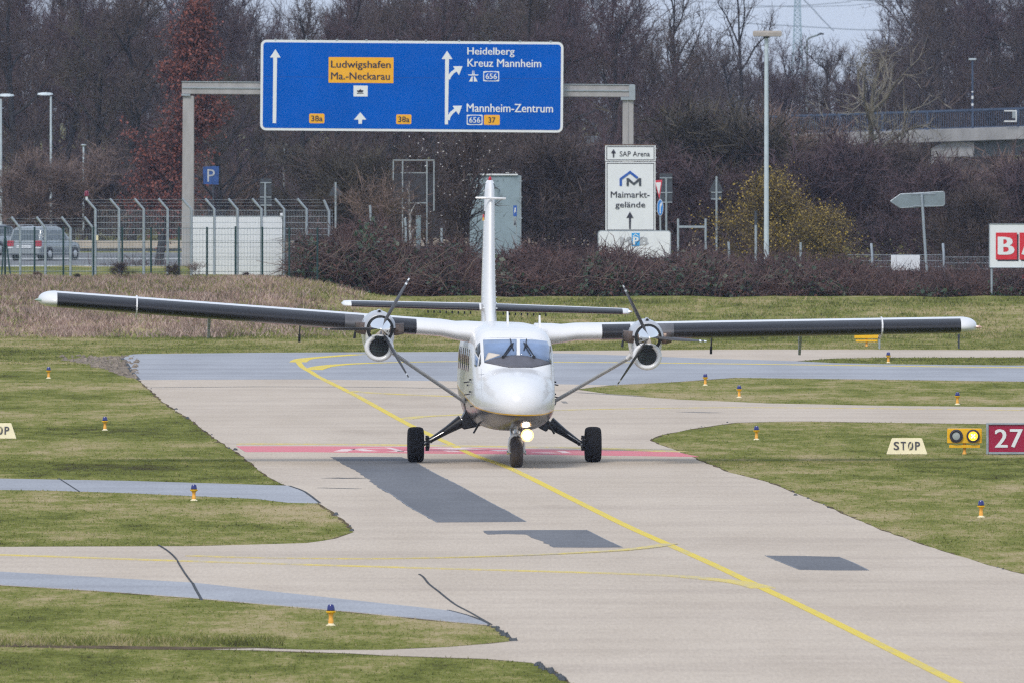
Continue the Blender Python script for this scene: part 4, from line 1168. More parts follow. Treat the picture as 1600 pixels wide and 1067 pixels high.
for dx, dz in ((-.1, .12), (-.2, .24), (-.3, .34)):
    mb.tube([(P.x(149) + dx, 0, P.z(327.5) + dz), (P.x(514) + dx, 0, P.z(327.5) + dz)], .0035, 4); mb.tube([(P.x(10), 0, P.z(357) + dz), (P.x(145.5) + dx, 0, P.z(357) + dz)], .0035, 4)
mb.build("barbed_wire", m_galv, fen)
MB().box(P.x(149.5), P.x(153.5), -.03, -.01, P.z(376), P.z(368)).build("notice_plate", m_cream, fen)
# obstruction lamp on the corner post
tl = thing("obstruction_light", "dark red warning lamp fixed on top of a cranked fence post at left", "warning light", (P.loc[0] + P.x(135.5), 544.98, P.gz + P.z(311)))
MB().tube([(0, 0, -.05), (.0, 0, .10)], .045, 10).build("lamp_foot", m_signw, tl)
MB().lathe([(.05, .08), (.085, .10), (.08, .21), (.06, .27), (.01, .29)], n=16).build("lamp_globe", M("red_glass", (.16, .008, .03), .2), tl, smooth=50)

P = Px(280, 537)
gf = thing("green_fence", "thin dark green post fence running in front of the galvanised mesh fence", "fence", P.loc)
for px, yt in ((8, 355), (54, 355), (99, 355), (146, 355), (191, 355), (236, 355), (279.5, 355), (323.5, 355), (368, 354), (410, 355), (452, 355), (496, 356)):
    gz = float(tz((px - 800) / P.S, 537)) - P.gz
    MB().tube([(P.x(px), 0, gz - .1), (P.x(px), 0, P.z(yt))], .034, 8).build("green_post", m_green, gf)
MB().tube([(P.x(9), -.02, P.z(373)), (P.x(20.5), -.5, P.z(457))], .028, 8).build("brace", m_green, gf)
MB().tube([(P.x(7), -.02, P.z(373)), (P.x(1), -.5, P.z(457))], .028, 8).build("brace", m_green, gf)
wires(MB(), P.x(8), P.x(497), P.z(448), P.z(357), .5, .11, .006, .0022, .04).build("wire_mesh", m_green, gf)

# white boarded panel behind the fence
P = Px(369, 549)
t = thing("white_hoarding", "large white boarded panel behind the cranked mesh fence", "panel", P.loc)
MB().box(P.x(300), P.x(441), 0, .06, -.3, P.z(339)).build("board", m_signw, t)
mb = MB()
for px in (335, 371, 408): mb.box(P.x(px) - .006, P.x(px) + .006, -.004, 0, -.2, P.z(340))
mb.build("joint_strip", m_galv, t)
MB().box(P.x(299.4), P.x(441.6), -.01, .07, P.z(339), P.z(337.8)).build("top_rail", m_galv, t)
tl = thing("lamp_bracket_light", "small white lamp on the top right corner of the white hoarding", "lamp", (P.loc[0] + P.x(440), 548.9, P.gz + P.z(339) + .03))
MB().box(-.05, .05, -.08, .04, 0, .10).build("lamp_box", m_signw, tl, bevel=.01)

# fence on top of the bramble hedge, right
P = Px(1440, 556)
rf = thing("hedge_fence", "low galvanised mesh fence with bent white posts above the right end of the hedge", "fence", P.loc)
for px, yt in ((1362, 381), (1474, 381)):
    MB().tube([(P.x(px + 1), 0, 0), (P.x(px + .6), 0, P.z(398)), (P.x(px - .6), .1, P.z(yt))], .045, 8).build("bent_post", m_galv, rf, smooth=35)
MB().tube([(P.x(1585), 0, 0), (P.x(1585), 0, P.z(402))], .03, 8).build("bent_post", m_galv, rf, smooth=35)
wires(MB(), P.x(1325), P.x(1474), P.z(430), P.z(398.5), .215, .055, .008, .0026, .05).build("wire_mesh", m_galv, rf)
wires(MB(), P.x(1475), P.x(1660), P.z(432), P.z(402), .215, .055, .008, .0026, .05).build("wire_mesh", m_galv, rf)
P2 = Px(1414, 555.9)
t = thing("white_notice_board", "blank white rectangular board hung on the mesh fence above the hedge", "board", (P2.X, 555.8, P2.gz + P2.z(423)))
MB().box(P2.x(1392), P2.x(1437), -.02, .01, 0, P2.m(24)).build("board", m_signw, t)
MB().tube([(-.2, -.025, .05), (-.1, -.03, .12), (-.02, -.025, .2)], .006, 4).tube([(.1, -.025, .01), (.4, -.03, .06)], .012, 4).build("twig_stain", m_bark, t)
P = Px(1450, 553)
t = thing("rusty_rail", "low rusty pipe rail on posts half hidden along the hedge front at right", "rail", P.loc)
MB().tube([(P.x(1357), 0, P.z(427)), (P.x(1448), 0, P.z(427.5)), (P.x(1541), 0, P.z(428.5))], .03, 8).build("rail", m_rust, t)
for px in (1356, 1447.5, 1540): MB().tube([(P.x(px), 0, -.3), (P.x(px), 0, P.z(426.5))], .045, 8).build("post", m_rust, t)
# old white posts sticking out of the hedge
for px, yt, yb, dx, lab in ((579, 321, 360, -1, "slim white post rising above the tallest bramble mound, left of the sign frame"), (634, 341, 372, -1.5, "slim white post in the brambles below the empty sign frame"), (690, 357, 398, 0, "slim white post between the flowering shrub and the aircraft's fin"),
                        (804, 368, 398, -2, "slim white post in the hedge just right of the aircraft's fin"), (1251, 379, 392, 0, "short white post top in the hedge under the yellow bush, right part"), (1139, 378, 402, -1, "short white post top in the hedge left of the tall lamp mast")):
    P = Px(px, 561)
    t = thing("hedge_post", lab, "post", P.loc, group="old white posts in the hedge")
    MB().tube([(0, 0, 0), (0, 0, P.z(yt + 12)), (P.m(dx), 0, P.z(yt))], .042, 8).build("post", m_galv, t, smooth=40)
    MB().box(-.05, .05, -.05, .05, P.z(yt + 14), P.z(yt + 13)).build("clamp", m_dgrey, t)
P = Px(1181, 562)
t = thing("grey_post", "dark-topped grey post standing just left of the tall lamp mast", "post", P.loc)
MB().tube([(0, 0, 0), (0, 0, P.z(352))], .045, 8).build("post", m_galv, t); MB().tube([(0, 0, P.z(352)), (0, 0, P.z(330))], .05, 8).build("cap", m_dgrey, t)
P = Px(1080, 566)
t = thing("steel_goal_frame", "steel post-and-bar frame standing beyond the hedge, right of the round blue sign", "frame", P.loc)
for px in (1059.5, 1102.5): MB().tube([(P.x(px), 0, 0), (P.x(px), 0, P.z(342))], .04, 8).build("post", m_galv, t)
MB().box(P.x(1060), P.x(1102), -.03, .03, P.z(356.5), P.z(353)).build("crossbar", m_galv, t)

# ================================================================== BILLBOARD, ARROW SIGN
P = Px(1600, 541)
t = thing("billboard", "white advertising board with red squares lettered B and A at the right edge", "billboard", P.loc)
bd = MB().box(P.x(1546.5), P.x(1652), 0, .10, P.z(418), P.z(351)).build("panel", m_signw, t)
MB().box(P.x(1545.6), P.x(1653), -.02, .12, P.z(351), P.z(350)).box(P.x(1545.6), P.x(1653), -.02, .12, P.z(419), P.z(418)).box(P.x(1545.4), P.x(1546.5), -.02, .12, P.z(419), P.z(350)).build("frame", m_galv, t)
for x0, ch in ((1556, "B"), (1593, "A")):
    MB().box(P.x(x0 + 2.5), P.x(x0 + 35.5), -.008, -.001, P.z(408.5), P.z(366.5)).build("square_shadow", m_ink, bd)
    MB().box(P.x(x0), P.x(x0 + 33), -.02, -.01, P.z(406), P.z(364)).build("red_square", m_rbill, bd)
    MB().text(ch, P.x(x0 + 5), P.x(x0 + 27), P.z(398.5), P.z(371), -.026, .008, .035).build("letter", m_signw, bd)
for px in (1549.5, 1649): MB().tube([(P.x(px), .05, -.2), (P.x(px), .05, P.z(418.5))], .04, 10).build("post", m_galv, t)
P = Px(1598.5, 545)
t = thing("small_red_sign", "tiny red and white plate on a stake below the billboard at the right edge", "sign", P.loc)
MB().box(P.x(1597.5), P.x(1604), -.02, 0, P.z(442), P.z(430)).build("plate", m_rbill, t); MB().box(P.x(1598.5), P.x(1603), -.025, -.02, P.z(438), P.z(435)).build("band", m_signw, t)
MB().tube([(0, .02, -.1), (0, .02, P.z(431))], .02, 6).build("stake", m_galv, t)

P = Px(1448, 560)
t = thing("arrow_sign", "blank grey back of an arrow-shaped signpost on a leaning pole", "road sign", P.loc)
outl = [(1391.5, 315), (1407, 304), (1473.5, 300), (1475.5, 302), (1475.5, 320), (1473, 322), (1406.5, 325)]
MB().prism([(P.x(a), P.z(b)) for a, b in outl], 0, .04).build("arrow_panel", m_grey, t)
mb = MB()
for a, b in zip(outl, outl[1:] + outl[:1]): mb.tube([(P.x(a[0]), .02, P.z(a[1])), (P.x(b[0]), .02, P.z(b[1]))], .025, 6)
mb.build("rim", m_galv, t)
MB().tube([(P.x(1449), -.05, 0), (P.x(1448), -.05, P.z(427)), (P.x(1443), -.05, P.z(350)), (P.x(1440), -.05, P.z(302))], .05, 10).build("pole", m_galv, t, smooth=40)
MB().box(P.x(1424), P.x(1462), -.02, -.001, P.z(304.5), P.z(302.6)).box(P.x(1427), P.x(1455), -.02, -.001, P.z(323.2), P.z(321.6)).build("bracket", m_galv, t)

# ================================================================== MOTORWAY GANTRY AND SIGN
P = Px(640, 620)
g = thing("sign_gantry", "grey steel gantry with a long cross beam on two square posts", "gantry", P.loc)
TILT = math.atan2(5, 705)
def gz_(px, py): return P.z(py + (px - 284) * 5 / 705)
bm_ = MB()
def slab(mb, x0, x1, y0, y1, d0, d1):
    return mb.prism([(P.x(x0), gz_(x0, y0)), (P.x(x1), gz_(x1, y0)), (P.x(x1), gz_(x1, y1)), (P.x(x0), gz_(x0, y1))], d0, d1)
slab(bm_, 284, 991, 128.5, 147.5, .12, .62)
bm_.build("beam", m_gant, g, bevel=.02)
slab(slab(MB(), 283.5, 991.5, 127.3, 128.5, .08, .66), 284.2, 984, 136.6, 138.4, .08, .12).build("beam_flange", m_galv, g)
slab(MB(), 283.2, 297, 147.5, 150.2, .06, .68).build("bearing_plate", m_galv, g)
slab(MB(), 970, 992, 147.5, 152, .06, .68).build("bearing_plate", m_galv, g)
slab(MB(), 983, 992.5, 128.6, 151.8, .02, .12).build("end_box", m_galv, g)
MB().loft([[(P.x(283), .15, -.6), (P.x(302.5), .15, -.6), (P.x(302.5), .6, -.6), (P.x(283), .6, -.6)], [(P.x(285.5), .15, P.z(150.3)), (P.x(303), .15, P.z(150.3)), (P.x(303), .6, P.z(150.3)), (P.x(285.5), .6, P.z(150.3))]]).build("post", m_gant, g, bevel=.02)
MB().loft([[(P.x(971.5), .15, -.6), (P.x(990), .15, -.6), (P.x(990), .6, -.6), (P.x(971.5), .6, -.6)], [(P.x(973), .15, P.z(156)), (P.x(990), .15, P.z(156)), (P.x(990), .6, P.z(156)), (P.x(973), .6, P.z(156))]]).build("post", m_gant, g, bevel=.02)
mb = MB().tube([(P.x(981), .14, -.6), (P.x(981), .14, P.z(156))], .03, 6); mb.build("cable_pipe", m_gant, g)

Y_S = 619.6
P = Px(643.5, Y_S, 0)
zc = P.z(135.2)
sg = thing("motorway_sign", "large blue overhead motorway sign with white arrows and yellow place-name panel", "road sign", (P.X, Y_S, zc))
sg.rotation_euler = (0, R(.45), 0)
S = P.S
sx_ = lambda px, py=135: (px - 643.5) / S + 0 * py
def q(px, py):                   # photo pixel -> sign plane
    dx, dz = (px - 643.5) / S, (135.2 - py) / S
    a = R(.45); return (dx * math.cos(a) - dz * math.sin(a), dx * math.sin(a) + dz * math.cos(a))
def rrect(x0, x1, z0, z1, r, n=5):
    out = []
    for cx_, cz_, a0 in ((x1 - r, z1 - r, 0), (x0 + r, z1 - r, 90), (x0 + r, z0 + r, 180), (x1 - r, z0 + r, 270)):
        for k in range(n + 1): a = R(a0 + 90 * k / n); out.append((cx_ + r * math.cos(a), cz_ + r * math.sin(a)))
    return out
hw, hh = 236.5 / S, 70.8 / S
MB().prism(rrect(-hw, hw, -hh, hh, 9 / S), 0, .08).build("border", m_signw, sg)
pnl = MB().prism(rrect(-hw + 4 / S, hw - 4 / S, -hh + 4 / S, hh - 4 / S, 5 / S), -.012, -.001).build("panel", m_blue, sg)
mb = MB()
for px in (430, 478, 526, 572, 620, 665, 717, 765, 812, 860): z_ = hh; x_ = (px - 643.5) / S; mb.tube([(x_, .03, z_ - .02), (x_, .03, z_ + .05)], .05, 6)
mb.build("top_bolt", m_galv, sg)
MB().box(-hw + .1, hw - .1, -.0135, -.012, q(640, 122)[1] - .006, q(640, 122)[1] + .006).build("panel_joint", M("joint_blue", (.003, .05, .26), .5), pnl)
m_jb = M("joint_blue_pale", (.006, .095, .45), .8, spec=0)
for px in (512, 620, 735, 828): MB().box((px - 643.5) / S - .005, (px - 643.5) / S + .005, -.0135, -.012, -hh + .12, hh - .12).build("panel_joint", m_jb, pnl)
def poly_px(mb, pts, d=-.02): mb.prism([q(*p) for p in pts], d, -.0125); return mb
def arrow_curve(mb, pts, w0, w1):
    n = len(pts); L = []; Rr = []
    for i, p in enumerate(pts):
        a = pts[max(0, i - 1)]; b = pts[min(n - 1, i + 1)]
        tx, ty = b[0] - a[0], b[1] - a[1]; ln = math.hypot(tx, ty); w_ = (w0 + (w1 - w0) * i / (n - 1)) / 2
        L.append((p[0] - ty / ln * w_, p[1] + tx / ln * w_)); Rr.append((p[0] + ty / ln * w_, p[1] - tx / ln * w_))
    for i in range(n - 1): poly_px(mb, [L[i], L[i + 1], Rr[i + 1], Rr[i]], -.021)
mb = MB(); poly_px(mb, [(426, 193), (431.5, 193), (433, 90.5), (438.5, 90.5), (430.3, 77.5), (421.8, 90.5), (427, 90.5)]); mb.build("arrow", m_signw, pnl)
mb = MB(); poly_px(mb, [(560, 194), (565.5, 194), (565.8, 187.6), (572.5, 187.6), (563, 176), (553, 187.6), (560, 187.6)]); mb.build("arrow", m_signw, pnl)
mb = MB(); poly_px(mb, [(695, 195), (700, 195), (701.5, 93), (707, 93), (698.5, 80), (690, 93), (695.5, 93)])
arrow_curve(mb, [(700.5, 124), (702.5, 119.5), (706.5, 114.5), (711, 111), (716, 108.4)], 5.4, 4.6); poly_px(mb, [(707.8, 104.2), (722.7, 104), (717.3, 118.2)], -.022)
arrow_curve(mb, [(700, 188), (701.5, 182.5), (705.5, 177), (710.5, 172.8), (715.5, 169.8)], 5.4, 4.6); poly_px(mb, [(707, 166), (722, 165.6), (716.8, 180)], -.022)
mb.build("arrow", m_signw, pnl)
def words(txt, x0, x1, ytop, ybot, name, mat, parent, d=-.021, bold=.008):
    a = q(x0, ybot); b = q(x1, ytop); m0 = q((x0 + x1) / 2, ybot); m1 = q((x0 + x1) / 2, ytop)
    return MB().text(txt, a[0], b[0], m0[1], m1[1], d, .008, bold).build(name, mat, parent, fix=False)
words("Heidelberg", 730.3, 803.8, 75, 89.8, "lettering", m_signw, pnl)
words("Kreuz Mannheim", 730.5, 845.5, 93, 105.4, "lettering", m_signw, pnl)
words("Mannheim-Zentrum", 729.3, 864, 163, 176, "lettering", m_signw, pnl)
def plate(x0, x1, y0, y1, mat, name, d=-.018, r=1.2):
    a = q(x0, y1); b = q(x1, y0)
    return MB().prism(rrect(a[0], b[0], a[1], b[1], r / S, 3), d, -.0126).build(name, mat, pnl)
pl = plate(513.2, 615, 90.5, 129.8, m_signy, "yellow_plate", r=.4)
words("Ludwigshafen", 517.3, 610.3, 95.5, 110, "lettering", m_ink, pl, -.0265)
words("Ma.-Neckarau", 517.3, 609, 113.8, 125, "lettering", m_ink, pl, -.0265)
pl = plate(552.3, 574.6, 134.4, 151.3, m_signw, "white_plate", r=.4)
mb = MB()
for pts in ([(557, 142.2), (561, 141.6), (563, 139.6), (565, 141.6), (568.2, 142), (566.6, 145), (559.4, 145)], [(557.5, 145.8), (568, 145.8), (568, 147), (557.5, 147)]): mb.prism([q(*p) for p in pts], -.024, -.0185)
mb.build("ship_symbol", m_ink, pl)
for x0, x1 in ((483, 507), (619, 642.8)):
    e_ = 178.2 if x0 < 500 else 179.5
    plate(x0, x1, e_, e_ + 15, m_or, "plate_rim", -.016, 2)
    pl = plate(x0 + .9, x1 - .9, e_ + .9, e_ + 14.1, m_signy, "yellow_plate", -.019, 1.6)
    words("38a", x0 + 3.2, x1 - 3, e_ + 3, e_ + 11.8, "lettering", m_ink, pl, -.0275)
plate(756, 781, 180.3, 195.8, m_or, "plate_rim", -.016, 2)
pl = plate(756.9, 780.1, 181.2, 194.9, m_signy, "yellow_plate", -.019, 1.6)
words("37", 763.2, 774, 183.8, 192.5, "lettering", m_ink, pl, -.0275)
for x0, x1, y0, y1 in ((755, 780, 112, 127.6), (729.2, 754, 180, 195.8)):
    pl = plate(x0, x1, y0, y1, m_signw, "white_plate", -.016, 1.2)
    # hexagonal blue field
    mb = MB(); poly_px(mb, [(x0 + 1.6, y0 + 2.6), (x0 + 6, y0 + 1.2), (x1 - 6, y0 + 1.2), (x1 - 1.6, y0 + 2.6), (x1 - 1.6, y1 - 2.6), (x1 - 6, y1 - 1.2), (x0 + 6, y1 - 1.2), (x0 + 1.6, y1 - 2.6)], -.022); mb.build("blue_field", m_blue, pl)
    words("656", x0 + 4, x1 - 3.6, y0 + 3.6, y1 - 3.4, "lettering", m_signw, pl, -.0305)
mb = MB()
for pts in ([(732.6, 128), (737.2, 119.8), (738.6, 119.8), (738.6, 128)], [(740.4, 128), (740.4, 119.8), (741.8, 119.8), (746.4, 128)], [(737.6, 117), (738.2, 110.8), (739, 110.8), (739, 117)], [(740, 117), (740, 110.8), (740.8, 110.8), (741.6, 117)],
            [(731, 117), (748, 117), (746.6, 118.6), (732.6, 118.6)]): poly_px(mb, pts)
mb.build("motorway_symbol", m_signw, pnl)

# ================================================================== ROADSIDE SIGNS
P = Px(985, 600)
t = thing("destination_sign", "tall white two-panel sign with a blue roof emblem and black upward arrows", "road sign", P.loc)
def board(x0, x1, y0, y1, t, dk=m_ink, nm="panel", P=P):
    b = MB().box(P.x(x0), P.x(x1), 0, .06, P.z(y1), P.z(y0)).build(nm, m_signw, t)
    mb = MB(); w_ = P.m(1.1); X0, X1, Z0_, Z1 = P.x(x0 + 2), P.x(x1 - 2), P.z(y1 - 1.6), P.z(y0 + 1.6)
    mb.box(X0, X1, -.008, -.001, Z1 - w_, Z1).box(X0, X1, -.008, -.001, Z0_, Z0_ + w_).box(X0, X0 + w_, -.008, -.001, Z0_ + w_, Z1 - w_).box(X1 - w_, X1, -.008, -.001, Z0_ + w_, Z1 - w_)
    mb.build("border_line", dk, b)
    return b
u = board(945.5, 1024.5, 227.5, 252.5, t)
lo_ = board(946, 1024.2, 253.6, 362, t)
MB().box(P.x(943.5), P.x(1023), -.02, .08, P.z(227.3), P.z(226)).build("top_rail", m_rust, t)
def prism_px(pts, d0, d1, nm, mat, par, P=P): return MB().prism([(P.x(a), P.z(b)) for a, b in pts], d0, d1).build(nm, mat, par)
prism_px([(957.6, 246.5), (959.6, 246.5), (959.8, 239.5), (961.8, 240.5), (961.8, 238.4), (958.7, 233.5), (955.4, 238.4), (955.4, 240.5), (957.5, 239.5)], -.02, -.002, "arrow", m_ink, u)
MB().text("SAP Arena", P.x(968.3), P.x(1015.3), P.z(244.8), P.z(236.8), -.012, .012, 0).build("lettering", m_ink, u)
MB().text("Maimarkt-", P.x(954.3), P.x(1015), P.z(309.3), P.z(299.5), -.012, .012, .004).build("lettering", m_ink, lo_)
MB().text("gelände", P.x(961.5), P.x(1008), P.z(327.5), P.z(315.8), -.012, .012, .004).build("lettering", m_ink, lo_)
prism_px([(983, 358), (985.4, 358), (986, 340.5), (989.8, 341), (984.4, 331.2), (978.6, 341), (982.6, 340.5)], -.02, -.002, "arrow", m_ink, lo_)
prism_px([(968, 291), (971.8, 291), (971.8, 281.2), (984.2, 271.8), (995.2, 280.3), (997.4, 277.2), (984.4, 267.2), (968, 279.4)], -.02, -.002, "roof_emblem", m_inkb, lo_)
prism_px([(979, 291), (979, 278.8), (982.3, 278.8), (990.4, 286), (998.4, 278.8), (1001.8, 278.8), (1001.8, 291), (998.4, 291), (998.4, 283.6), (990.4, 290), (982.4, 283.6), (982.4, 291)], -.026, -.021, "letter_emblem", m_dgrey, lo_)
for px in (956, 1014): MB().tube([(P.x(px), .10, -.3), (P.x(px), .10, P.z(232))], .05, 8).build("post", m_galv, t)
mb = MB()
for y in (232, 246, 270, 300, 330): mb.box(P.x(1024.6), P.x(1026.4), .0, .05, P.z(y + 1), P.z(y))
mb.build("edge_clip", m_galv, t)

P = Px(991, 590)
t = thing("parking_sign", "low white sign with a blue P between grey letters, overgrown by brambles", "road sign", P.loc)
MB().prism(rrect(P.x(934), P.x(1048.5), P.z(404), P.z(360.5), .12), .0, .05).build("rim", m_galv, t)
pb = MB().prism(rrect(P.x(935.4), P.x(1047), P.z(402.6), P.z(362), .10), -.012, -.001).build("panel", m_signw, t)
MB().box(P.x(987), P.x(999.5), -.018, -.0125, P.z(385), P.z(364.5)).build("blue_field", m_lb, pb)
MB().text("P", P.x(989.6), P.x(997.2), P.z(383.2), P.z(370.5), -.024, .008, .03).build("letter", m_signw, pb)
prism_px([(988, 369.8), (993.2, 365.4), (998.6, 369.8), (997, 369.8), (993.2, 366.9), (989.6, 369.8)], -.024, -.0185, "roof_mark", m_signw, pb, P)
m_gl = M("grey_letters", (.42, .44, .47), .6)
MB().text("M", P.x(970), P.x(985), P.z(383.5), P.z(371), -.02, .008, .05).build("letter", m_gl, pb)
MB().text("B", P.x(1001), P.x(1012), P.z(383.5), P.z(371), -.02, .008, .05).build("letter", m_gl, pb)
for px in (945, 1037): MB().tube([(P.x(px), .1, -.4), (P.x(px), .1, P.z(366))], .045, 8).build("post", m_galv, t)

P = Px(1032.5, 612)
t = thing("give_way_sign", "red-bordered give way triangle above a round blue arrow sign, seen obliquely", "road sign", P.loc)
MB().tube([(P.x(1034), 0, -.5), (P.x(1030.5), 0, P.z(284))], .035, 8).build("pole", m_galv, t)
def obl(pts, d0, d1): return MB().prism([(P.x(a), P.z(b)) for a, b in pts], d0, d1)
obl([(1022, 282.5), (1034.8, 281.5), (1030.3, 312)], -.08, -.05).build("red_triangle", M("give_way_red", (.60, .05, .08), .5), t)
obl([(1024.2, 285.8), (1032.8, 285.2), (1029.7, 305)], -.088, -.081).build("white_triangle", m_signw, t)
el = lambda cx, cy, rx, ry, n=24: [(cx + rx * math.cos(2 * math.pi * k / n), cy + ry * math.sin(2 * math.pi * k / n)) for k in range(n)]
obl(el(1031.5, 324.8, 5, 13), -.08, -.05).build("white_rim", m_signw, t)
dsc = obl(el(1031.5, 324.8, 4.4, 12.2), -.088, -.081).build("blue_disc", M("mandatory_blue", (.03, .22, .62), .5), t)
obl([(1030.8, 334), (1032.2, 334), (1032.2, 322), (1032.8, 321), (1032.8, 324.5), (1034.4, 319.5), (1032.8, 315), (1032.6, 317.6), (1030.9, 321)], -.096, -.089).build("arrow", m_signw, dsc)

def sign_back(cx, Y, pts, poley, label, name="road_sign_back", shape="panel", bars=(), pole_px=None):
    P = Px(cx, Y)
    t = thing(name, label, "road sign", P.loc, group="road signs seen from behind")
    for pl_ in pts: MB().prism([(P.x(a), P.z(b)) for a, b in pl_], 0, .03).build(shape, m_dgrey, t)
    pp = pole_px or cx
    MB().tube([(P.x(pp), -.04, -.4), (P.x(pp), -.04, P.z(poley))], .042, 8).build("pole", m_galv, t)
    if bars:
        for x0, x1, y in bars: MB().box(P.x(x0), P.x(x1), -.03, -.001, P.z(y + .8), P.z(y - .8)).build("mounting_bar", m_galv, t)
    return t
sign_back(414.5, 640, [[(406, 279.5), (424.5, 279.5), (424.5, 305), (406, 305)], [(406, 306), (424.5, 306), (424.5, 322.5), (406, 322.5)]], 286, "dark back of a rectangular double road sign, right of the gantry's left post", bars=((407, 424, 286), (406, 424, 308.5), (407, 424.5, 321)))
sign_back(524.5, 640, [[(513, 306.5), (524, 285), (536.5, 306)]], 285, "dark triangular road sign back left of the tall bramble mound", bars=())
sign_back(1041, 640, [[(1030.5, 271.5), (1050.5, 271.5), (1050.5, 300.5), (1030.5, 300.5)], [(1031, 302), (1050.5, 302), (1050.5, 317), (1031, 317)]], 278, "dark rectangular road sign back beside the give way triangle", bars=((1031, 1050, 278.5), (1031, 1050.5, 301.5), (1031, 1050, 316.5)))
sign_back(1119.5, 640, [[(1107, 300), (1119.5, 276), (1130.5, 300)], [(1110.5, 301.5), (1128, 301.5), (1128, 311.5), (1110.5, 311.5)]], 276, "dark triangular road sign back left of the yellow flowering bush", bars=((1111, 1128, 301), (1111, 1127, 311.5)))

P = Px(330, 650)
t = thing("parking_sign_plate", "faded blue parking sign with a worn white P right of the gantry post", "road sign", P.loc)
pp_ = MB().prism([(P.x(317), P.z(261)), (P.x(342.5), P.z(260)), (P.x(341.5), P.z(289)), (P.x(318), P.z(288))], 0, .03).build("plate", M("faded_blue", (.018, .07, .26), .6, var=.4, scale=5), t)
MB().text("P", P.x(324), P.x(335.5), P.z(284.5), P.z(265), -.008, .012, .0).build("letter", M("worn_white", (.42, .44, .48), .7, var=.4, scale=12), pp_)
MB().tube([(P.x(333), .05, -.5), (P.x(333), .05, P.z(262))], .025, 8).build("pole", m_dgrey, t)

P = Px(646, 630)
t = thing("empty_sign_frame", "empty rusty white steel sign frame standing in the shrubs", "frame", P.loc)
mb = MB().box(P.x(613.5), P.x(679), -.03, .03, P.z(252.3), P.z(249.8)); mb.build("top_rail", m_rust, t)
MB().box(P.x(613.8), P.x(679), -.035, -.03, P.z(251.5), P.z(249.8)).build("rail_face", m_galv, t)
for px, yb, w_ in ((614.5, 282, 1), (678, 330, 1), (629, 350, 1.1), (667, 345, 1.1)): MB().box(P.x(px - w_), P.x(px + w_), -.03, .03, -.4 if yb > 340 else P.z(yb), P.z(252)).build("upright", m_galv, t)
MB().box(P.x(626), P.x(668), .03, .06, P.z(271.3), P.z(269.8)).box(P.x(624), P.x(668), .03, .06, P.z(318.4), P.z(316.6)).build("crossbar", m_galv, t)
MB().box(P.x(615.6), P.x(677), .031, .045, P.z(316.6), P.z(271.4)).build("dark_sheet", M("dark_sheet", (.035, .035, .042), .8, var=.4, scale=2), t)
P = Px(654, 626)
t = thing("blue_grey_cabinet", "narrow pale blue-grey cabinet at the foot of the birch in the sign frame", "cabinet", P.loc)
MB().box(P.x(650), P.x(657.5), 0, .2, -.3, P.z(338)).build("cabinet_body", m_kiosk, t, bevel=.02); MB().box(P.x(649.6), P.x(658), -.02, .22, P.z(338), P.z(337)).build("lid", m_galv, t)

# grey clad kiosk
P = Px(775, 648)
t = thing("grey_kiosk", "grey-green clad kiosk with thin pale roof edge behind the tail fin", "kiosk", P.loc)
MB().box(P.x(734), P.x(812.5), 0, 2.0, -.8, P.z(274.5)).build("wall", m_kiosk, t)
MB().box(P.x(728), P.x(809), -.08, 2.05, P.z(274.4), P.z(272.4)).build("roof", m_signw, t)
MB().box(P.x(812.6), P.x(814.6), -.05, .1, -.8, P.z(275)).build("corner_post", m_galv, t, bevel=.01)
mb = MB()
for y in (283, 308, 341): mb.box(P.x(811.5), P.x(816), -.06, -.01, P.z(y + 1.4), P.z(y - .4))
mb.build("hinge", m_galv, t)
for px in (753, 773, 793): pass
P2 = Px(798, 656)
t = thing("triangle_sign", "pale triangular sign top peeking over the right end of the kiosk roof", "road sign", P2.loc)
MB().prism([(P2.x(787.5), P2.z(272.5)), (P2.x(798), P2.z(262.5)), (P2.x(809), P2.z(272.5))], 0, .03).build("triangle", m_signw, t)
MB().prism([(P2.x(794), P2.z(272)), (P2.x(799), P2.z(267.5)), (P2.x(803), P2.z(272))], -.01, -.001).build("yellow_mark", M("pale_yellow", (.66, .60, .30), .6), t)
MB().tube([(0, .05, -.5), (0, .05, P2.z(270))], .035, 8).build("pole", m_galv, t)
P2 = Px(804.5, 642)
t = thing("blue_information_sign", "small blue plate with a pictogram plate below on a post before the kiosk", "road sign", P2.loc)
b_ = MB().box(P2.x(802), P2.x(807.5), -.02, .0, P2.z(338.5), P2.z(321.5)).build("blue_plate", m_inkb, t)
MB().prism([(P2.x(804), P2.z(325)), (P2.x(806), P2.z(325)), (P2.x(805.6), P2.z(329)), (P2.x(806.5), P2.z(333)), (P2.x(804.6), P2.z(331)), (P2.x(803.4), P2.z(335))], -.028, -.021).build("pictogram", m_signw, b_)
w_ = MB().box(P2.x(802), P2.x(807), -.02, 0, P2.z(354), P2.z(340)).build("white_plate", m_galv, t)
MB().prism([(P2.x(802.8), P2.z(352)), (P2.x(806.2), P2.z(352)), (P2.x(804.9), P2.z(344))], -.028, -.021).build("pictogram", m_ink, w_)
MB().tube([(P2.x(807), .03, -.6), (P2.x(807), .03, P2.z(321))], .025, 6).build("pole", m_galv, t)

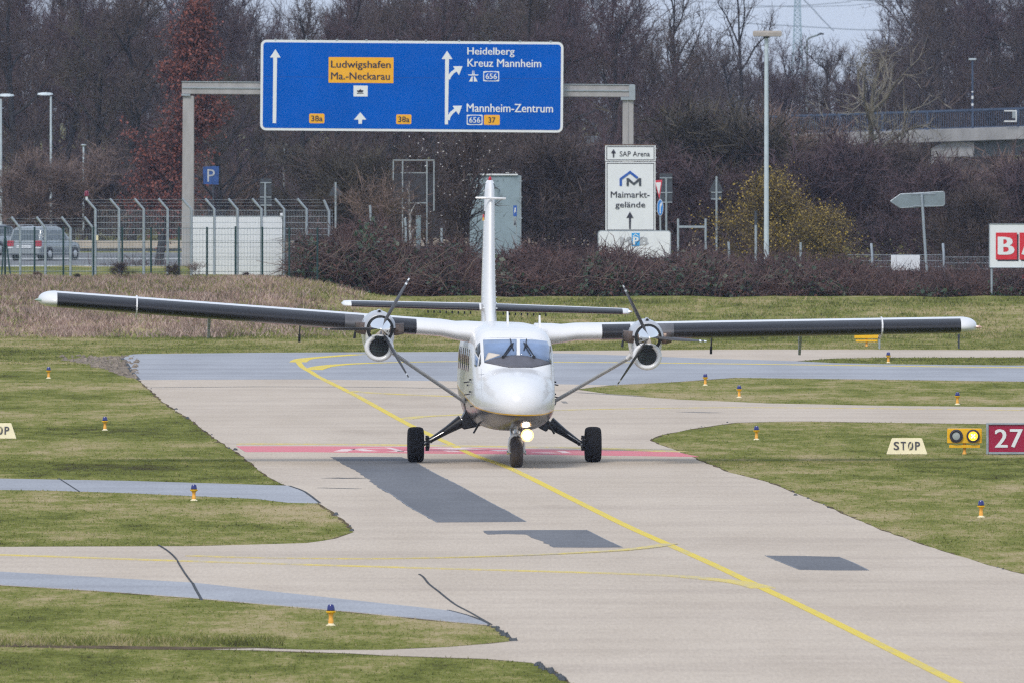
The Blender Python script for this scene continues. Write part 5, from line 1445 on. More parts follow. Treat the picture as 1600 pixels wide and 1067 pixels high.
# ================================================================== LAMPS
def arm_lamp(px, Y, ytop, ghead, label, r=.07, wob=0):
    P = Px(px, Y)
    t = thing("street_lamp", label, "street lamp", P.loc)
    MB().tube([(0, 0, -.3), (0, 0, P.z(ytop + 3))], [r * 1.2, r * .8], 10).build("pole", m_pole, t, smooth=40)
    x0, x1, yh = ghead
    prof = []
    rings = []
    for k, (f, hgt) in enumerate(((0, .35), (.15, .8), (.4, 1.0), (.7, .9), (.92, .6), (1.0, .25))):
        x = P.x(x1) + (P.x(x0) - P.x(x1)) * f; hh_ = P.m(5.0) * hgt; ww = .16 * min(1, hgt + .1)
        rings.append([(x, -ww, P.z(yh) - hh_ * .35), (x, ww, P.z(yh) - hh_ * .35), (x, ww * .7, P.z(yh) + hh_ * .65), (x, -ww * .7, P.z(yh) + hh_ * .65)])
    MB().loft(rings).build("lamp_head", m_pole, t, bevel=.02)
    return t
arm_lamp(79.5, 868, 148, (58, 83, 148), "tall grey street lamp with oval head, right of the two at far left")
arm_lamp(1.5, 868, 152, (22.5, -2, 150), "tall grey street lamp with oval head cut by the left edge of the photo")
def post_lamp(px, Y, ytop, ybase_z, label, hw_=4.5, r=.05):
    P = Px(px, Y)
    t = thing("park_lamp", label, "street lamp", P.loc, group="small lamps on short poles")
    MB().tube([(0, 0, -.3), (0, 0, P.z(ytop + 2))], r, 8).build("pole", m_pole, t)
    MB().lathe([(.03, P.z(ytop + 3.4)), (P.m(hw_) * .8, P.z(ytop + 2.2)), (P.m(hw_), P.z(ytop + 1)), (P.m(hw_) * .7, P.z(ytop))], n=14).build("lamp_head", m_pole, t, smooth=40)
    return t
post_lamp(130.5, 868, 226, 0, "small pole lamp behind the cranked fence at left")
post_lamp(443.5, 885, 225.5, 0, "small pole lamp under the lower left end of the blue sign", 6)
post_lamp(525, 885, 232.5, 0, "faint thin pole lamp below the arrow at the middle of the blue sign", 4, .035)
post_lamp(836.5, 885, 264, 0, "small pale lamp right of the kiosk roof", 4, .03)
# apron flood mast
P = Px(1197.5, 575)
t = thing("flood_mast", "tall pale blue-grey lamp mast with flat rectangular flood head", "lamp mast", P.loc)
MB().tube([(0, 0, -.3), (0, 0, P.z(59.5))], [.098, .072], 14).build("mast", m_pole, t, smooth=40)
hd = MB().box(P.x(1176.5), P.x(1221.5), -.30, .30, P.z(57.6), P.z(48.6)).build("flood_head", M("warm_grey_housing", (.46, .42, .39), .5, var=.1), t, bevel=.03)
MB().box(P.x(1178), P.x(1197), -.31, -.30, P.z(57), P.z(51.5)).box(P.x(1199), P.x(1220), -.31, -.30, P.z(57), P.z(51.5)).build("housing_panel", M("warm_grey_panel", (.36, .33, .31), .6), hd)
MB().tube([(0, 0, P.z(60)), (0, 0, P.z(57.7))], .12, 10).build("neck", m_dgrey, t)
# lamp over the trees, far
P = Px(1261, 1180, -1)
t = thing("street_lamp", "far dark street lamp with a bent arm above the treetops right of the mast", "street lamp", P.loc)
MB().tube([(0, 0, -.5), (0, 0, P.z(62)), (P.x(1264), 0, P.z(60)), (P.x(1279), 0, P.z(54.5))], .07, 8).build("pole", m_grey, t, smooth=40)
MB().tube([(P.x(1278), 0, P.z(54.8)), (P.x(1282), 0, P.z(53.2)), (P.x(1287.5), 0, P.z(53.6))], [(.16, .06), (.2, .09), (.12, .05)], 8).build("lamp_head", m_dgrey, t, smooth=40)

# ================================================================== BRIDGE
YB = 985
P = Px(1400, YB, -1.05)
br = thing("road_bridge", "concrete road bridge with blue-painted railing at the right", "bridge", P.loc)
def bl(px, d): return d + (px - 1600) * (-.033)         # rows slope gently to the left
def strip(x0, x1, ya, yb_, d0, d1): return [(P.x(x0), P.z(bl(x0, yb_))), (P.x(x1), P.z(bl(x1, yb_))), (P.x(x1), P.z(bl(x1, ya))), (P.x(x0), P.z(bl(x0, ya)))]
MB().prism(strip(1170, 2100, 198.5, 217.5, 0, 1), -.2, 8).build("deck", m_bconc, br)
MB().prism(strip(1462, 2100, 217.6, 243, 0, 1), .8, 7).build("girder", m_bdark, br)
MB().prism([(P.x(1455), P.z(246)), (P.x(1522), P.z(246)), (P.x(1522), P.z(222)), (P.x(1478), P.z(222)), (P.x(1455), P.z(232))], .2, .79).build("pier_cap", m_bconc, br)
MB().box(P.x(1455), P.x(1487), .25, 6, P.z(258), P.z(246.2)).build("bearing_block", m_bconc, br, bevel=.05)
MB().box(P.x(1470), P.x(1512), .5, 6, -1, P.z(258.2)).build("pier", m_bdark, br)
MB().prism([(P.x(900), P.z(240)), (P.x(1240), P.z(232)), (P.x(1240), P.z(213)), (P.x(1170), P.z(213)), (P.x(900), P.z(214))], .3, 8).build("abutment", m_bdark, br)
rl = MB().prism(strip(1165, 2100, 168, 171.2, 0, 1), -.12, .0).build("top_rail", m_brail, br)
MB().prism(strip(1165, 2100, 196, 197.4, 0, 1), -.1, -.02).prism(strip(1165, 2100, 171.4, 172.4, 0, 1), -.08, -.04).build("bottom_rail", m_brail, br)
mb = MB()
px = 1168
while px < 1660:
    mb.box(P.x(px) - .018, P.x(px) + .018, -.08, -.04, P.z(bl(px, 196)), P.z(bl(px, 171.4))); px += 3.6
mb.build("baluster", m_brail, br)
for px in (1175, 1237, 1312, 1379, 1449, 1520, 1590.5, 1660): MB().box(P.x(px) - .06, P.x(px) + .06, -.13, -.01, P.z(bl(px, 199)), P.z(bl(px, 170))).build("rail_post", m_brail, br)
MB().box(P.x(1165), P.x(2100), -.19, 7.9, P.z(196) - 2.6, P.z(196) - 2.59).build("soffit_strip", m_bdark, br) if False else None
# bracket frame on the railing
P = Px(1580, YB - .5, 5)
t = thing("railing_bracket", "white rectangular steel bracket fixed to the bridge railing near the right edge", "bracket", P.loc)
MB().box(P.x(1569), P.x(1588.5), -.05, .03, P.z(174.6), P.z(172.8)).box(P.x(1569), P.x(1588.5), -.05, .03, P.z(191), P.z(189)).box(P.x(1587), P.x(1588.6), -.05, .03, P.z(189), P.z(174.6)).build("frame", m_signw, t)
MB().box(P.x(1581.5), P.x(1586.8), -.03, .02, P.z(185), P.z(174.7)).build("plate", m_galv, t)
P = Px(1519.5, YB + .2, 5.2)
t = thing("bridge_lamp", "slim blue-grey lamp post rising from the bridge railing", "street lamp", P.loc)
MB().tube([(0, 0, -.4), (0, 0, P.z(95))], .055, 8).build("pole", m_brail, t)
MB().box(P.x(1513.5), P.x(1525.5), -.12, .12, P.z(94.5), P.z(91.6)).build("lamp_head", m_pole, t, bevel=.02)
MB().lathe([(.07, P.z(155)), (.07, P.z(150.5))], n=8).lathe([(.07, P.z(166)), (.07, P.z(162))], n=8).lathe([(.062, P.z(145)), (.062, P.z(143))], n=8).build("sticker_band", m_signw, t)

# ================================================================== ROAD, BARRIERS, CARS
def road_sheet(name, Y0, Y1, mat, dz, label, x0=-900, x1=2500):
    n = 40; V = []; Fq = []
    for i in range(n + 1):
        for j, Y in enumerate((Y0, Y1)):
            x = (x0 + (x1 - x0) * i / n - 800) * Y / F
            V.append((x, Y, float(tz(x, Y)) + dz))
    for i in range(n): Fq.append((2 * i, 2 * i + 2, 2 * i + 3, 2 * i + 1))
    return setting(MB().add(V, Fq).build(name, mat), label=label)
road_sheet("road", 694, 838, m_road, .02, "grey road behind the fences", -900, 700)
for Y in (712, 735, 772, 806): road_sheet("road_marking", Y, Y + (3.2 if Y != 735 else 2), M("road_paint_%d" % Y, (.55, .56, .56), .8), .026, "white line on the road", -900, 700)
road_sheet("road_verge", 752, 762, m_blade, .03, "green verge between the carriageways", -900, 700)
def barrier(x0, x1, y0, y1, Y, label, name="crash_barrier"):
    P = Px((x0 + x1) / 2, Y, -1.05)
    t = thing(name, label, "barrier", P.loc)
    MB().box(P.x(x0), P.x(x1), 0, .3, P.z(y1), P.z(y0)).build("rail", m_barr, t, bevel=.03)
    MB().box(P.x(x0), P.x(x1), .05, .25, P.z(y1 + 6), P.z(y1)).build("dark_base", m_dgrey, t)
    px = x0 + 6
    while px < x1: MB().box(P.x(px) - .07, P.x(px) + .07, .31, .45, -.2, P.z(y0 + 2)).build("post", m_galv, t); px += 46
    return t
barrier(-60, 500, 376.5, 389, 846, "pale beige crash barrier behind the parked van")
barrier(560, 1300, 372.5, 386, 700, "pale beige crash barrier showing above the bramble hedge")

m_carg = M("grey_blue_car_paint", (.30, .335, .355), .25, .3, var=.08, coat=.5)
m_cars = M("silver_car_paint", (.42, .45, .48), .25, .4, var=.06, coat=.5)
m_cglass = M("car_glass", (.06, .085, .10), .06, var=.15, spec=.8)
m_tail = M("tail_light_red", (.40, .03, .05), .25, var=.2)
def make_van(name, paint, label, cat, L=5.0, Wd=1.95, Hh=1.75, roofrails=True):
    """body along +y (front), rear at y=0"""
    t = thing(name, label, cat)
    hw = Wd / 2
    # (y, z) outline of the side, as rings across x
    st = [(0.0, .38, .92, .86), (.05, .30, 1.02, .95), (.5, .27, 1.02, 1), (1.4, .27, 1.03, 1), (2.6, .27, 1.02, 1), (3.7, .27, .98, 1), (4.2, .28, .93, .99), (4.7, .32, .82, .93), (4.96, .42, .68, .78)]
    rings = []
    for y, z0, z1, k in st:
        y *= L / 5
        rings.append([(-hw * k, y, z0 + .12), (-hw * k * .93, y, z0), (hw * k * .93, y, z0), (hw * k, y, z0 + .12), (hw * k, y, z1 - .18), (hw * k * .95, y, z1), (-hw * k * .95, y, z1), (-hw * k, y, z1 - .18)])
    b = MB().loft(rings).build("body", paint, t, smooth=35)
    # greenhouse
    gh = [(.08, 1.0, .90), (.22, 1.35, .86), (.42, 1.62, .80), (.6, 1.70, .76)]
    rings = []
    for y, zt, k in ((.04, 1.0, .90), (.30, 1.60, .80), (.45, Hh - .04, .74), (1.2, Hh, .76), (2.2, Hh, .76), (2.75, Hh - .06, .75), (3.1, 1.52, .78), (3.85, .98, .86)):
        y *= L / 5; zb = .96
        rings.append([(-hw * .93, y if zt > 1.05 else y, zb), (hw * .93, y, zb), (hw * (k + .02), y, max(zb + .01, zt - .06)), (hw * k * .94, y, max(zb + .02, zt)), (-hw * k * .94, y, max(zb + .02, zt)), (-hw * (k + .02), y, max(zb + .01, zt - .06))])
    cb = MB().loft(rings).build("cabin", paint, t, smooth=35)
    # windows: rear, sides
    k = L / 5
    MB().add([(-hw * .80, .065 * k - .03, 1.06), (hw * .80, .065 * k - .03, 1.06), (hw * .72, .30 * k - .035, 1.58), (-hw * .72, .30 * k - .035, 1.58), (-hw * .80, .11 * k, 1.06), (hw * .80, .11 * k, 1.06), (hw * .72, .34 * k, 1.58), (-hw * .72, .34 * k, 1.58)],
              [(0, 1, 2, 3), (4, 7, 6, 5), (0, 4, 5, 1), (1, 5, 6, 2), (2, 6, 7, 3), (3, 7, 4, 0)]).build("rear_window", m_cglass, cb)
    for sx in (-1, 1):
        for y0, y1, y2, y3 in ((.34, 1.25, 1.25, .50), (1.33, 2.25, 2.25, 1.33), (2.33, 3.30, 2.80, 2.33)):
            xa, xb = sx * (hw * .935 + .004), sx * (hw * .80 + .004)
            MB().add([(xa, y0 * k, 1.06), (xa, y1 * k, 1.06), (xb, y2 * k, 1.58), (xb, y3 * k, 1.58), (xa - sx * .04, y0 * k, 1.06), (xa - sx * .04, y1 * k, 1.06), (xb - sx * .04, y2 * k, 1.58), (xb - sx * .04, y3 * k, 1.58)],
                      [(0, 1, 2, 3), (4, 7, 6, 5), (0, 4, 5, 1), (1, 5, 6, 2), (2, 6, 7, 3), (3, 7, 4, 0)]).build("side_window", m_cglass, cb)
        for y in (.95, 3.95):
            MB().lathe([(.42, 0), (.43, .015), (.37, .02)], (sx * (hw + .0), y * k, .34), 'x', 20).build("wheel_arch", m_ink, b)
            wl = MB().lathe([(.20, -.10), (.31, -.11), (.33, -.06), (.33, .06), (.31, .11), (.20, .10)], (sx * (hw - .08), y * k, .33), 'x', 24).build("wheel", m_tyre, t, smooth=40)
            MB().lathe([(.20, 0), (.19, .015), (.06, .03)] if sx > 0 else [(.06, -.03), (.19, -.015), (.20, 0)], (sx * (hw + .025), y * k, .33), 'x', 16).build("hubcap", m_silver, wl, smooth=40)
        MB().box(min(sx * hw * .62, sx * hw * .99), max(sx * hw * .62, sx * hw * .99), -.03, .10, .72, 1.04).build("tail_light", m_tail, b, bevel=.02)
        MB().box(min(sx * hw * .66, sx * hw * .97), max(sx * hw * .66, sx * hw * .97), -.035, .02, .64, .70).build("reflector", m_signw, b)
        MB().tube([(sx * (hw + .02), 2.95 * k, 1.05), (sx * (hw + .12), 2.92 * k, 1.08), (sx * (hw + .20), 2.92 * k, 1.12)], [.03, .09, .07], 8).build("wing_mirror", m_galv, cb, smooth=50)
        if roofrails: MB().tube([(sx * hw * .68, .6 * k, Hh), (sx * hw * .68, .8 * k, Hh + .07), (sx * hw * .68, 2.2 * k, Hh + .07), (sx * hw * .68, 2.5 * k, Hh - .02)], .022, 6).build("roof_rail", m_silver, cb)
    MB().box(-hw * .9, hw * .9, -.07, .06, .34, .58).build("bumper", paint, b, bevel=.04)
    MB().box(-.42, .42, -.045, -.02, .66, .80).build("number_plate", m_signw, b)
    MB().box(-.45, .45, -.05, -.02, .84, .87).build("boot_trim", m_silver, b)
    return t
van = make_van("parked_van", m_carg, "grey-blue people carrier with roof rails seen from behind through the fence", "van")
Pv = W(67, 408, 797)
van.rotation_euler = (0, 0, R(-24)); van.location = (W(38, 408, 797).x, 797, float(tz(Pv.x, 797)) + .02)
car = make_van("parked_car", m_cars, "silver car cut off by the left edge of the photo, left of the people carrier", "car", 4.4, 1.8, 1.62, False)
car.rotation_euler = (0, 0, R(-24)); car.location = (W(-35, 400, 822).x, 822, float(tz(-26, 822)) + .02)

# ================================================================== PYLON AND POWER LINE
P = Px(1246, 3500, -1)
py_ = thing("lattice_pylon", "pale blue-grey lattice power pylon rising behind the far trees", "pylon", P.loc)
m_pyl = M("pale_pylon_steel", (.30, .42, .48), .6, .2)
def hwz(z): return np.interp(z, [0, 18, 28, 46, 60], [2.6, .92, .60, .45, .1])
mb = MB()
for sx in (-1, 1):
    for sy in (-1, 1):
        zs = [0, 6, 12, 18, 28, 46, 60]; mb.tube([(sx * hwz(z), sy * hwz(z), z) for z in zs], .14, 5)
mb.build("leg", m_pyl, py_)
mb = MB(); z = 0.0
while z < 56:
    h_ = max(.9, hwz(z) * 1.5); a, b = hwz(z), hwz(z + h_)
    for sy in (-1, 1):
        mb.tube([(-a, sy * a, z), (b, sy * b, z + h_)], .07, 4); mb.tube([(a, sy * a, z), (-b, sy * b, z + h_)], .07, 4); mb.tube([(-a, sy * a, z), (a, sy * a, z)], .06, 4)
        mb.tube([(sy * a, -a, z), (sy * b, b, z + h_)], .07, 4)
    z += h_
mb.build("lattice_bracing", m_pyl, py_)
mb = MB()
for z, wd in ((36, 9), (44, 7), (51, 5)):
    for sx in (-1, 1): mb.tube([(0, 0, z + 1.2), (sx * wd, 0, z)], .10, 4); mb.tube([(0, 0, z), (sx * wd, 0, z)], .10, 4)
mb.build("cross_arm", m_pyl, py_)
m_wire = M("grey_wire", (.26, .30, .35), .6)
def wire(label, pts, Y, r=.09):
    P_ = [W(a, b, Y) for a, b in pts]
    o = thing("power_line", label, "cable", P_[0], group="power lines across the sky")
    MB().tube([p - P_[0] for p in P_], r, 4).build("conductor", m_wire, o)
wire("sagging pair of power cables high in the sky right of the pylon", [(1252, -6), (1330, 0), (1385, 2.5), (1430, 3.2), (1520, 2)], 3400, .13)
wire("power cable sloping steeply down to the right from beside the pylon", [(1252, -4), (1268, 12), (1285, 31), (1303, 49)], 3300, .12)
wire("thin power cable crossing low left of the pylon", [(1100, 16), (1200, 11), (1260, 9), (1330, 3)], 3600)
wire("nearly level low power cable across the bright sky gap", [(1150, 36), (1240, 41), (1330, 46.5), (1420, 49)], 3700, .11)
wire("thinnest upper power cable crossing left of the pylon", [(1080, 2), (1180, 9), (1250, 11.5), (1330, 9), (1420, 0)], 3800, .08)
# ================================================================== TREES AND SHRUBS
def rand_perp(d, g):
    r = g.normal(size=d.shape); c = np.cross(d, r); return c / np.maximum(np.linalg.norm(c, axis=-1, keepdims=True), 1e-9)
class Soup:
    def __init__(s): s.V = []; s.F = []; s.n = 0
    def tri(s, base, d, L, wd, g):
        """slivers: thin tapering twigs"""
        p = rand_perp(d, g) * (wd / 2)[:, None]
        V = np.stack([base - p, base + p, base + d * L[:, None]], 1).reshape(-1, 3)
        s.V.append(V); s.F.append(np.arange(len(V)).reshape(-1, 3) + s.n); s.n += len(V)
    def seg(s, a, b, ra, rb):
        """three-sided tapering sticks"""
        d = b - a; d = d / np.maximum(np.linalg.norm(d, axis=1, keepdims=True), 1e-9)
        u = np.cross(d, np.array([.31, .77, .55])); u /= np.maximum(np.linalg.norm(u, axis=1, keepdims=True), 1e-9)
        v = np.cross(d, u); pts = []
        for P_, r in ((a, ra), (b, rb)):
            for k in range(3):
                an = 2 * np.pi * k / 3; pts.append(P_ + (u * np.cos(an) + v * np.sin(an)) * r[:, None])
        V = np.stack(pts, 1).reshape(-1, 3); n = len(a); o = (np.arange(n) * 6)[:, None] + s.n
        f = []
        for k in range(3):
            k2 = (k + 1) % 3; f += [np.concatenate([o + k, o + k2, o + 3 + k2], 1), np.concatenate([o + k, o + 3 + k2, o + 3 + k], 1)]
        s.V.append(V); s.F.append(np.concatenate(f)); s.n += len(V)
    def quad(s, c, size, g, flat=.5):
        n = len(c); d = g.normal(size=(n, 3)); d /= np.linalg.norm(d, axis=1, keepdims=True)
        u = rand_perp(d, g) * size[:, None]; v = np.cross(d, u)
        V = np.stack([c - u, c + v * flat, c + u, c - v * flat], 1).reshape(-1, 3)
        o = (np.arange(n) * 4)[:, None] + s.n
        s.V.append(V); s.F.append(np.concatenate([np.concatenate([o, o + 1, o + 2], 1), np.concatenate([o, o + 2, o + 3], 1)])); s.n += len(V)
    def get(s): return np.concatenate(s.V), np.concatenate(s.F)
def nrm(v): return v / np.maximum(np.linalg.norm(v, axis=-1, keepdims=True), 1e-9)

def grow(seed, height=12., spread=.34, trunk=.16, levels=(11, 7, 7, 7), up=.5, r0=.17, twig=.9, tw=.022, crown=(.22, 1.0), wig=.16, multi=1, bare=1.0):
    """a bare branching tree: returns trunk soup and crown soup"""
    g = np.random.default_rng(seed); T, C = Soup(), Soup()
    limbs = []
    def path(p, d, L, n, wob, upw):
        pts = [p]; d = d.copy()
        for i in range(n):
            d = nrm(d + g.normal(0, wob, 3) + np.array([0, 0, upw])); p = p + d * L / n; pts.append(p)
        return np.array(pts)
    trunks = []
    for m in range(multi):
        d = nrm(np.array([g.normal(0, .05 + .22 * (multi > 1)), g.normal(0, .05 + .22 * (multi > 1)), 1.0]))
        pt = path(np.array([g.normal(0, .1 * (multi > 1)), g.normal(0, .1 * (multi > 1)), -.2]), d, height * g.uniform(.82, .95), 9, .06, .10); trunks.append(pt)
        rr = r0 / multi ** .5 * (1 - np.linspace(0, 1, 10)) ** .8 + .012
        T.seg(pt[:-1], pt[1:], rr[:-1], rr[1:])
    l1 = []
    for i in range(levels[0]):
        pt = trunks[i % multi]; f = crown[0] + (crown[1] - crown[0]) * (i + g.random()) / levels[0] * .93
        k = min(8, int(f * 9)); fr = f * 9 - k; p = pt[k] * (1 - fr) + pt[k + 1] * fr
        a = i * 2.4 + g.normal(0, .4); el = up + g.normal(0, .18) + .5 * f
        d = np.array([math.cos(a) * math.cos(el), math.sin(a) * math.cos(el), math.sin(el)])
        L = height * spread * (1.25 - .75 * f) * g.uniform(.75, 1.25)
        q_ = path(p, d, L, 6, wig, .05); r_ = r0 * .42 * (1.1 - .6 * f) * (1 - np.linspace(0, 1, 7)) ** .9 + .010
        T.seg(q_[:-1], q_[1:], r_[:-1], r_[1:]); l1.append((q_, L))
    l1 += [(pt[4:], height * .4) for pt in trunks]
    l2 = []
    for q_, L in l1:
        n = len(q_) - 1
        for j in range(levels[1]):
            f = .22 + .78 * (j + g.random()) / levels[1]; k = min(n - 1, int(f * n)); fr = f * n - k; p = q_[k] * (1 - fr) + q_[min(n, k + 1)] * fr
            d0 = nrm(q_[min(n, k + 1)] - q_[k]); d = nrm(d0 * .75 + g.normal(0, .55, 3) + np.array([0, 0, .30]))
            l2.append(path(p, d, L * .55 * (1.15 - .6 * f) * g.uniform(.6, 1.2), 3, wig, .04))
    l2 = np.array(l2)
    for i in range(3):
        r_a = np.full(len(l2), (.026, .019, .013)[i]); r_b = np.full(len(l2), (.019, .013, .007)[i]); C.seg(l2[:, i], l2[:, i + 1], r_a, r_b)
    # sub-branches
    n3 = levels[2]; base = []; dirs = []
    idx = np.repeat(np.arange(len(l2)), n3); f = g.random(len(idx)) * 2.9; k = f.astype(int); fr = (f - k)[:, None]
    p = l2[idx, k] * (1 - fr) + l2[idx, k + 1] * fr; d0 = nrm(l2[idx, k + 1] - l2[idx, k])
    d = nrm(d0 * .8 + g.normal(0, .5, (len(idx), 3)) + np.array([0, 0, .22])); L = twig * g.uniform(.6, 1.5, len(idx))
    mid = p + d * L[:, None] * .5; d2 = nrm(d + g.normal(0, .25, d.shape) + np.array([0, 0, .1])); end = mid + d2 * L[:, None] * .5
    C.seg(p, mid, np.full(len(p), .011), np.full(len(p), .008)); C.seg(mid, end, np.full(len(p), .008), np.full(len(p), .003))
    idx = np.repeat(np.arange(len(p)), levels[3]); f = g.random(len(idx))[:, None]
    b = np.where(f < .5, p[idx] + (mid[idx] - p[idx]) * f * 2, mid[idx] + (end[idx] - mid[idx]) * (f * 2 - 1))
    dd = nrm(d[idx] * .7 + g.normal(0, .5, (len(idx), 3)) + np.array([0, 0, .2]))
    C.tri(b, dd, twig * .75 * g.uniform(.4, 1.3, len(idx)), tw * g.uniform(.6, 1.3, len(idx)), g)
    return T, C, b + dd * .3
PROTO = {}
def proto(key, mt_trunk, mt_crown, leaves=None, **kw):
    T, C, tips = grow(**kw)
    mt = mesh_np("trunk", *T.get(), mt_trunk).data; mc = mesh_np("crown", *C.get(), mt_crown).data
    ml = None
    if leaves:
        mat, frac, size, nm = leaves
        g = np.random.default_rng(kw['seed'] + 99); S_ = Soup(); tt = np.repeat(tips, max(1, math.ceil(frac)), 0); pick = tt[g.random(len(tt)) < frac / max(1, math.ceil(frac))]
        S_.quad(pick + g.normal(0, .06 if frac < 1 else .13, pick.shape), size * g.uniform(.6, 1.4, len(pick)), g, .6)
        ml = (mesh_np(nm, *S_.get(), mat).data, nm)
    for o in [o for o in COL.objects if o.data in (mt, mc) or (ml and o.data == ml[0])]: bpy.data.objects.remove(o)
    PROTO[key] = (mt, mc, ml, kw.get('height', 12.), C.get() if not leaves else None, T.get())
def plant(key, px, Y, ytop, label, cat="tree", name="bare_tree", group=None, rz=0., wide=1.0, gz=None):
    mt, mc, ml, hh, _, _ = PROTO[key]
    P = Px(px, Y, gz); s = (P.z(ytop)) / hh
    t = thing(name, label, cat, P.loc, rz, group); t.scale = (s * wide, s * wide, s)
    for me, nm in ((mt, "trunk" if cat == "tree" else "stem"), (mc, "crown" if cat == "tree" else "twigs")) + (((ml[0], ml[1]),) if ml else ()):
        o = bpy.data.objects.new(nm, me); COL.objects.link(o); o.parent = t
    return t

kinds = [('purple', 'purple'), ('brown', 'brown'), ('olive', 'olive'), ('purple2', 'purple'), ('brown2', 'brown'), ('grey', 'grey')]
for i, (k, tw) in enumerate(kinds):
    proto(k, m_bark, TW[tw], seed=40 + i, height=13., spread=.30 + .03 * (i % 3), levels=(12, 7, 6, 6), up=.45 + .1 * (i % 2), r0=.27, tw=.026, crown=(.12, 1.0))
proto('tall', m_bark, TW['brown'], seed=61, height=15., spread=.30, levels=(10, 6, 5, 4), up=.65, r0=.22, tw=.024, crown=(.35, 1.0))
proto('tall2', m_bark, TW['grey'], seed=62, height=15., spread=.34, levels=(9, 6, 5, 5), up=.55, r0=.22, tw=.024, crown=(.38, 1.0))
proto('oak', m_bark, TW['brown'], leaves=(m_oak, 3, .085, "leaves"), seed=63, height=16., spread=.17, levels=(26, 7, 5, 6), up=1.0, r0=.26, tw=.026, crown=(.06, 1.0))
proto('lich', m_barkl, TW['lichen'], seed=64, height=8., spread=.52, levels=(12, 5, 4, 2), up=.38, r0=.32, twig=.8, tw=.028, crown=(.18, .95), wig=.24)
proto('birch', m_barkw, TW['grey'], seed=65, height=7., spread=.16, levels=(6, 4, 4, 3), up=.9, r0=.13, twig=.6, tw=.018, crown=(.5, 1.0))
proto('shrub_tan', TW['tan'], TW['tan'], seed=70, height=4., spread=.42, levels=(16, 6, 6, 6), up=.75, r0=.06, twig=.7, tw=.022, crown=(.02, .95), multi=5)
proto('shrub_br', TW['brown'], TW['brown'], seed=71, height=4., spread=.46, levels=(16, 6, 6, 6), up=.6, r0=.06, twig=.7, tw=.022, crown=(.02, .95), multi=5)
proto('shrub_pu', TW['purple'], TW['purple'], seed=72, height=4., spread=.45, levels=(16, 6, 6, 6), up=.6, r0=.06, twig=.7, tw=.022, crown=(.02, .95), multi=5)
proto('shrub_ol', TW['olive'], TW['olive'], seed=73, height=4., spread=.45, levels=(16, 6, 6, 6), up=.65, r0=.06, twig=.7, tw=.022, crown=(.02, .95), multi=5)
proto('shrub_thin', TW['tan'], TW['tan'], seed=76, height=4., spread=.5, levels=(10, 5, 4, 3), up=.5, r0=.05, twig=.7, tw=.018, crown=(.02, .95), multi=4, wig=.26)
proto('forsythia', TW['yellow'], TW['yellow'], leaves=(m_ylw, 1.3, .040, "blossom"), seed=74, height=4., spread=.46, levels=(18, 6, 5, 5), up=.6, r0=.05, twig=.7, tw=.022, crown=(.02, .95), multi=6)
proto('blossom', TW['brown'], TW['brown'], leaves=(m_blos, .16, .021, "blossom"), seed=75, height=4., spread=.40, levels=(14, 6, 5, 4), up=.8, r0=.06, twig=.6, tw=.018, crown=(.04, .95), multi=6)

plant('oak', 247, 735, -45, "tall columnar oak still holding rust-red leaves, left of the gantry post", name="leafed_oak_tree", wide=1.0)
TR = [('brown', 25, 884, -45, 1.0, "bare twiggy tree at the far left edge behind the left street lamp"), ('olive', 142, 880, -8, 1.0, "dark forking bare tree between the street lamps and the rust-leaved oak"),
 ('purple', 85, 892, -38, 1., "purple-brown bare tree rising behind the right one of the two left street lamps"), ('purple2', 330, 830, -35, 1., "purple bare tree above the left end of the gantry beam"),
 ('brown2', 205, 880, -60, 1., "bare tree half hidden behind the left side of the rust-leaved oak"),
 ('olive', 345, 745, 95, 1., "low mossy bare tree right of the gantry's left post"), ('grey', 405, 900, 32, .9, "thin grey bare tree above the upper left corner of the blue sign"),
 ('brown', 470, 870, 0, .9, "bare tree against a small patch of sky above the blue sign's left third"), ('purple', 545, 850, -30, 1., "bushy purple-brown tree above the yellow place-name panel"),
 ('brown2', 610, 880, -50, 1., "bare tree with many upright forks above the middle of the blue sign"), ('purple2', 680, 850, -45, 1., "dense bare tree above the long forked white arrow"), ('olive', 745, 870, -40, 1., "olive-brown bare tree above the word Heidelberg"),
 ('brown', 815, 850, -40, 1., "olive-brown bare tree above the right end of the blue sign"), ('purple', 885, 830, -20, 1., "bare tree standing just past the blue sign's upper right corner"), ('purple2', 950, 860, -25, 1.05, "spreading bare tree above the gantry's right end"),
 ('brown2', 1015, 880, 18, 1., "bare tree with its crown against the sky right of the gantry"), ('tall', 1093, 905, -60, 1., "tall dark sparse tree clear against the sky, left of two"), ('tall2', 1132, 915, -70, .95, "tall pale sparse tree clear against the sky, right of two nearest the mast"),
 ('purple', 1060, 800, 120, 1.1, "low purple bare tree behind the destination sign's right side"), ('grey', 1165, 900, 62, 1., "grey bare tree just left of the flood mast top"),
 ('purple2', 1225, 1030, 60, 1., "purple-grey bare tree right of the flood mast in front of the pylon"), ('brown', 1300, 1040, 70, 1.1, "bare tree beyond the bridge under the far street lamp"),
 ('purple', 1365, 1050, 28, .9, "bare tree behind the bridge with the highest twigs in the sky gap"), ('purple2', 1420, 1060, 22, 1., "reddish bare tree behind the bridge at the right end of the sky gap"),
 ('grey', 1475, 1030, -50, 1.1, "tall bare tree behind the bridge left of the slim bridge lamp"), ('purple', 1545, 1040, -60, 1.2, "broad hazy purple tree behind the bridge right of the slim bridge lamp"), ('brown', 1615, 1030, -50, 1.1, "bare tree behind the bridge at the right edge of the photo")]
for i, (k, px, Y, yt, wd, lab) in enumerate(TR): plant(k, px, Y, yt, lab, rz=i * 1.3, wide=wd)
plant('lich', 1357, 930, 92, "gnarled lichen-grey bare tree standing in front of the bridge", name="gnarled_tree", rz=.6, wide=1.0)
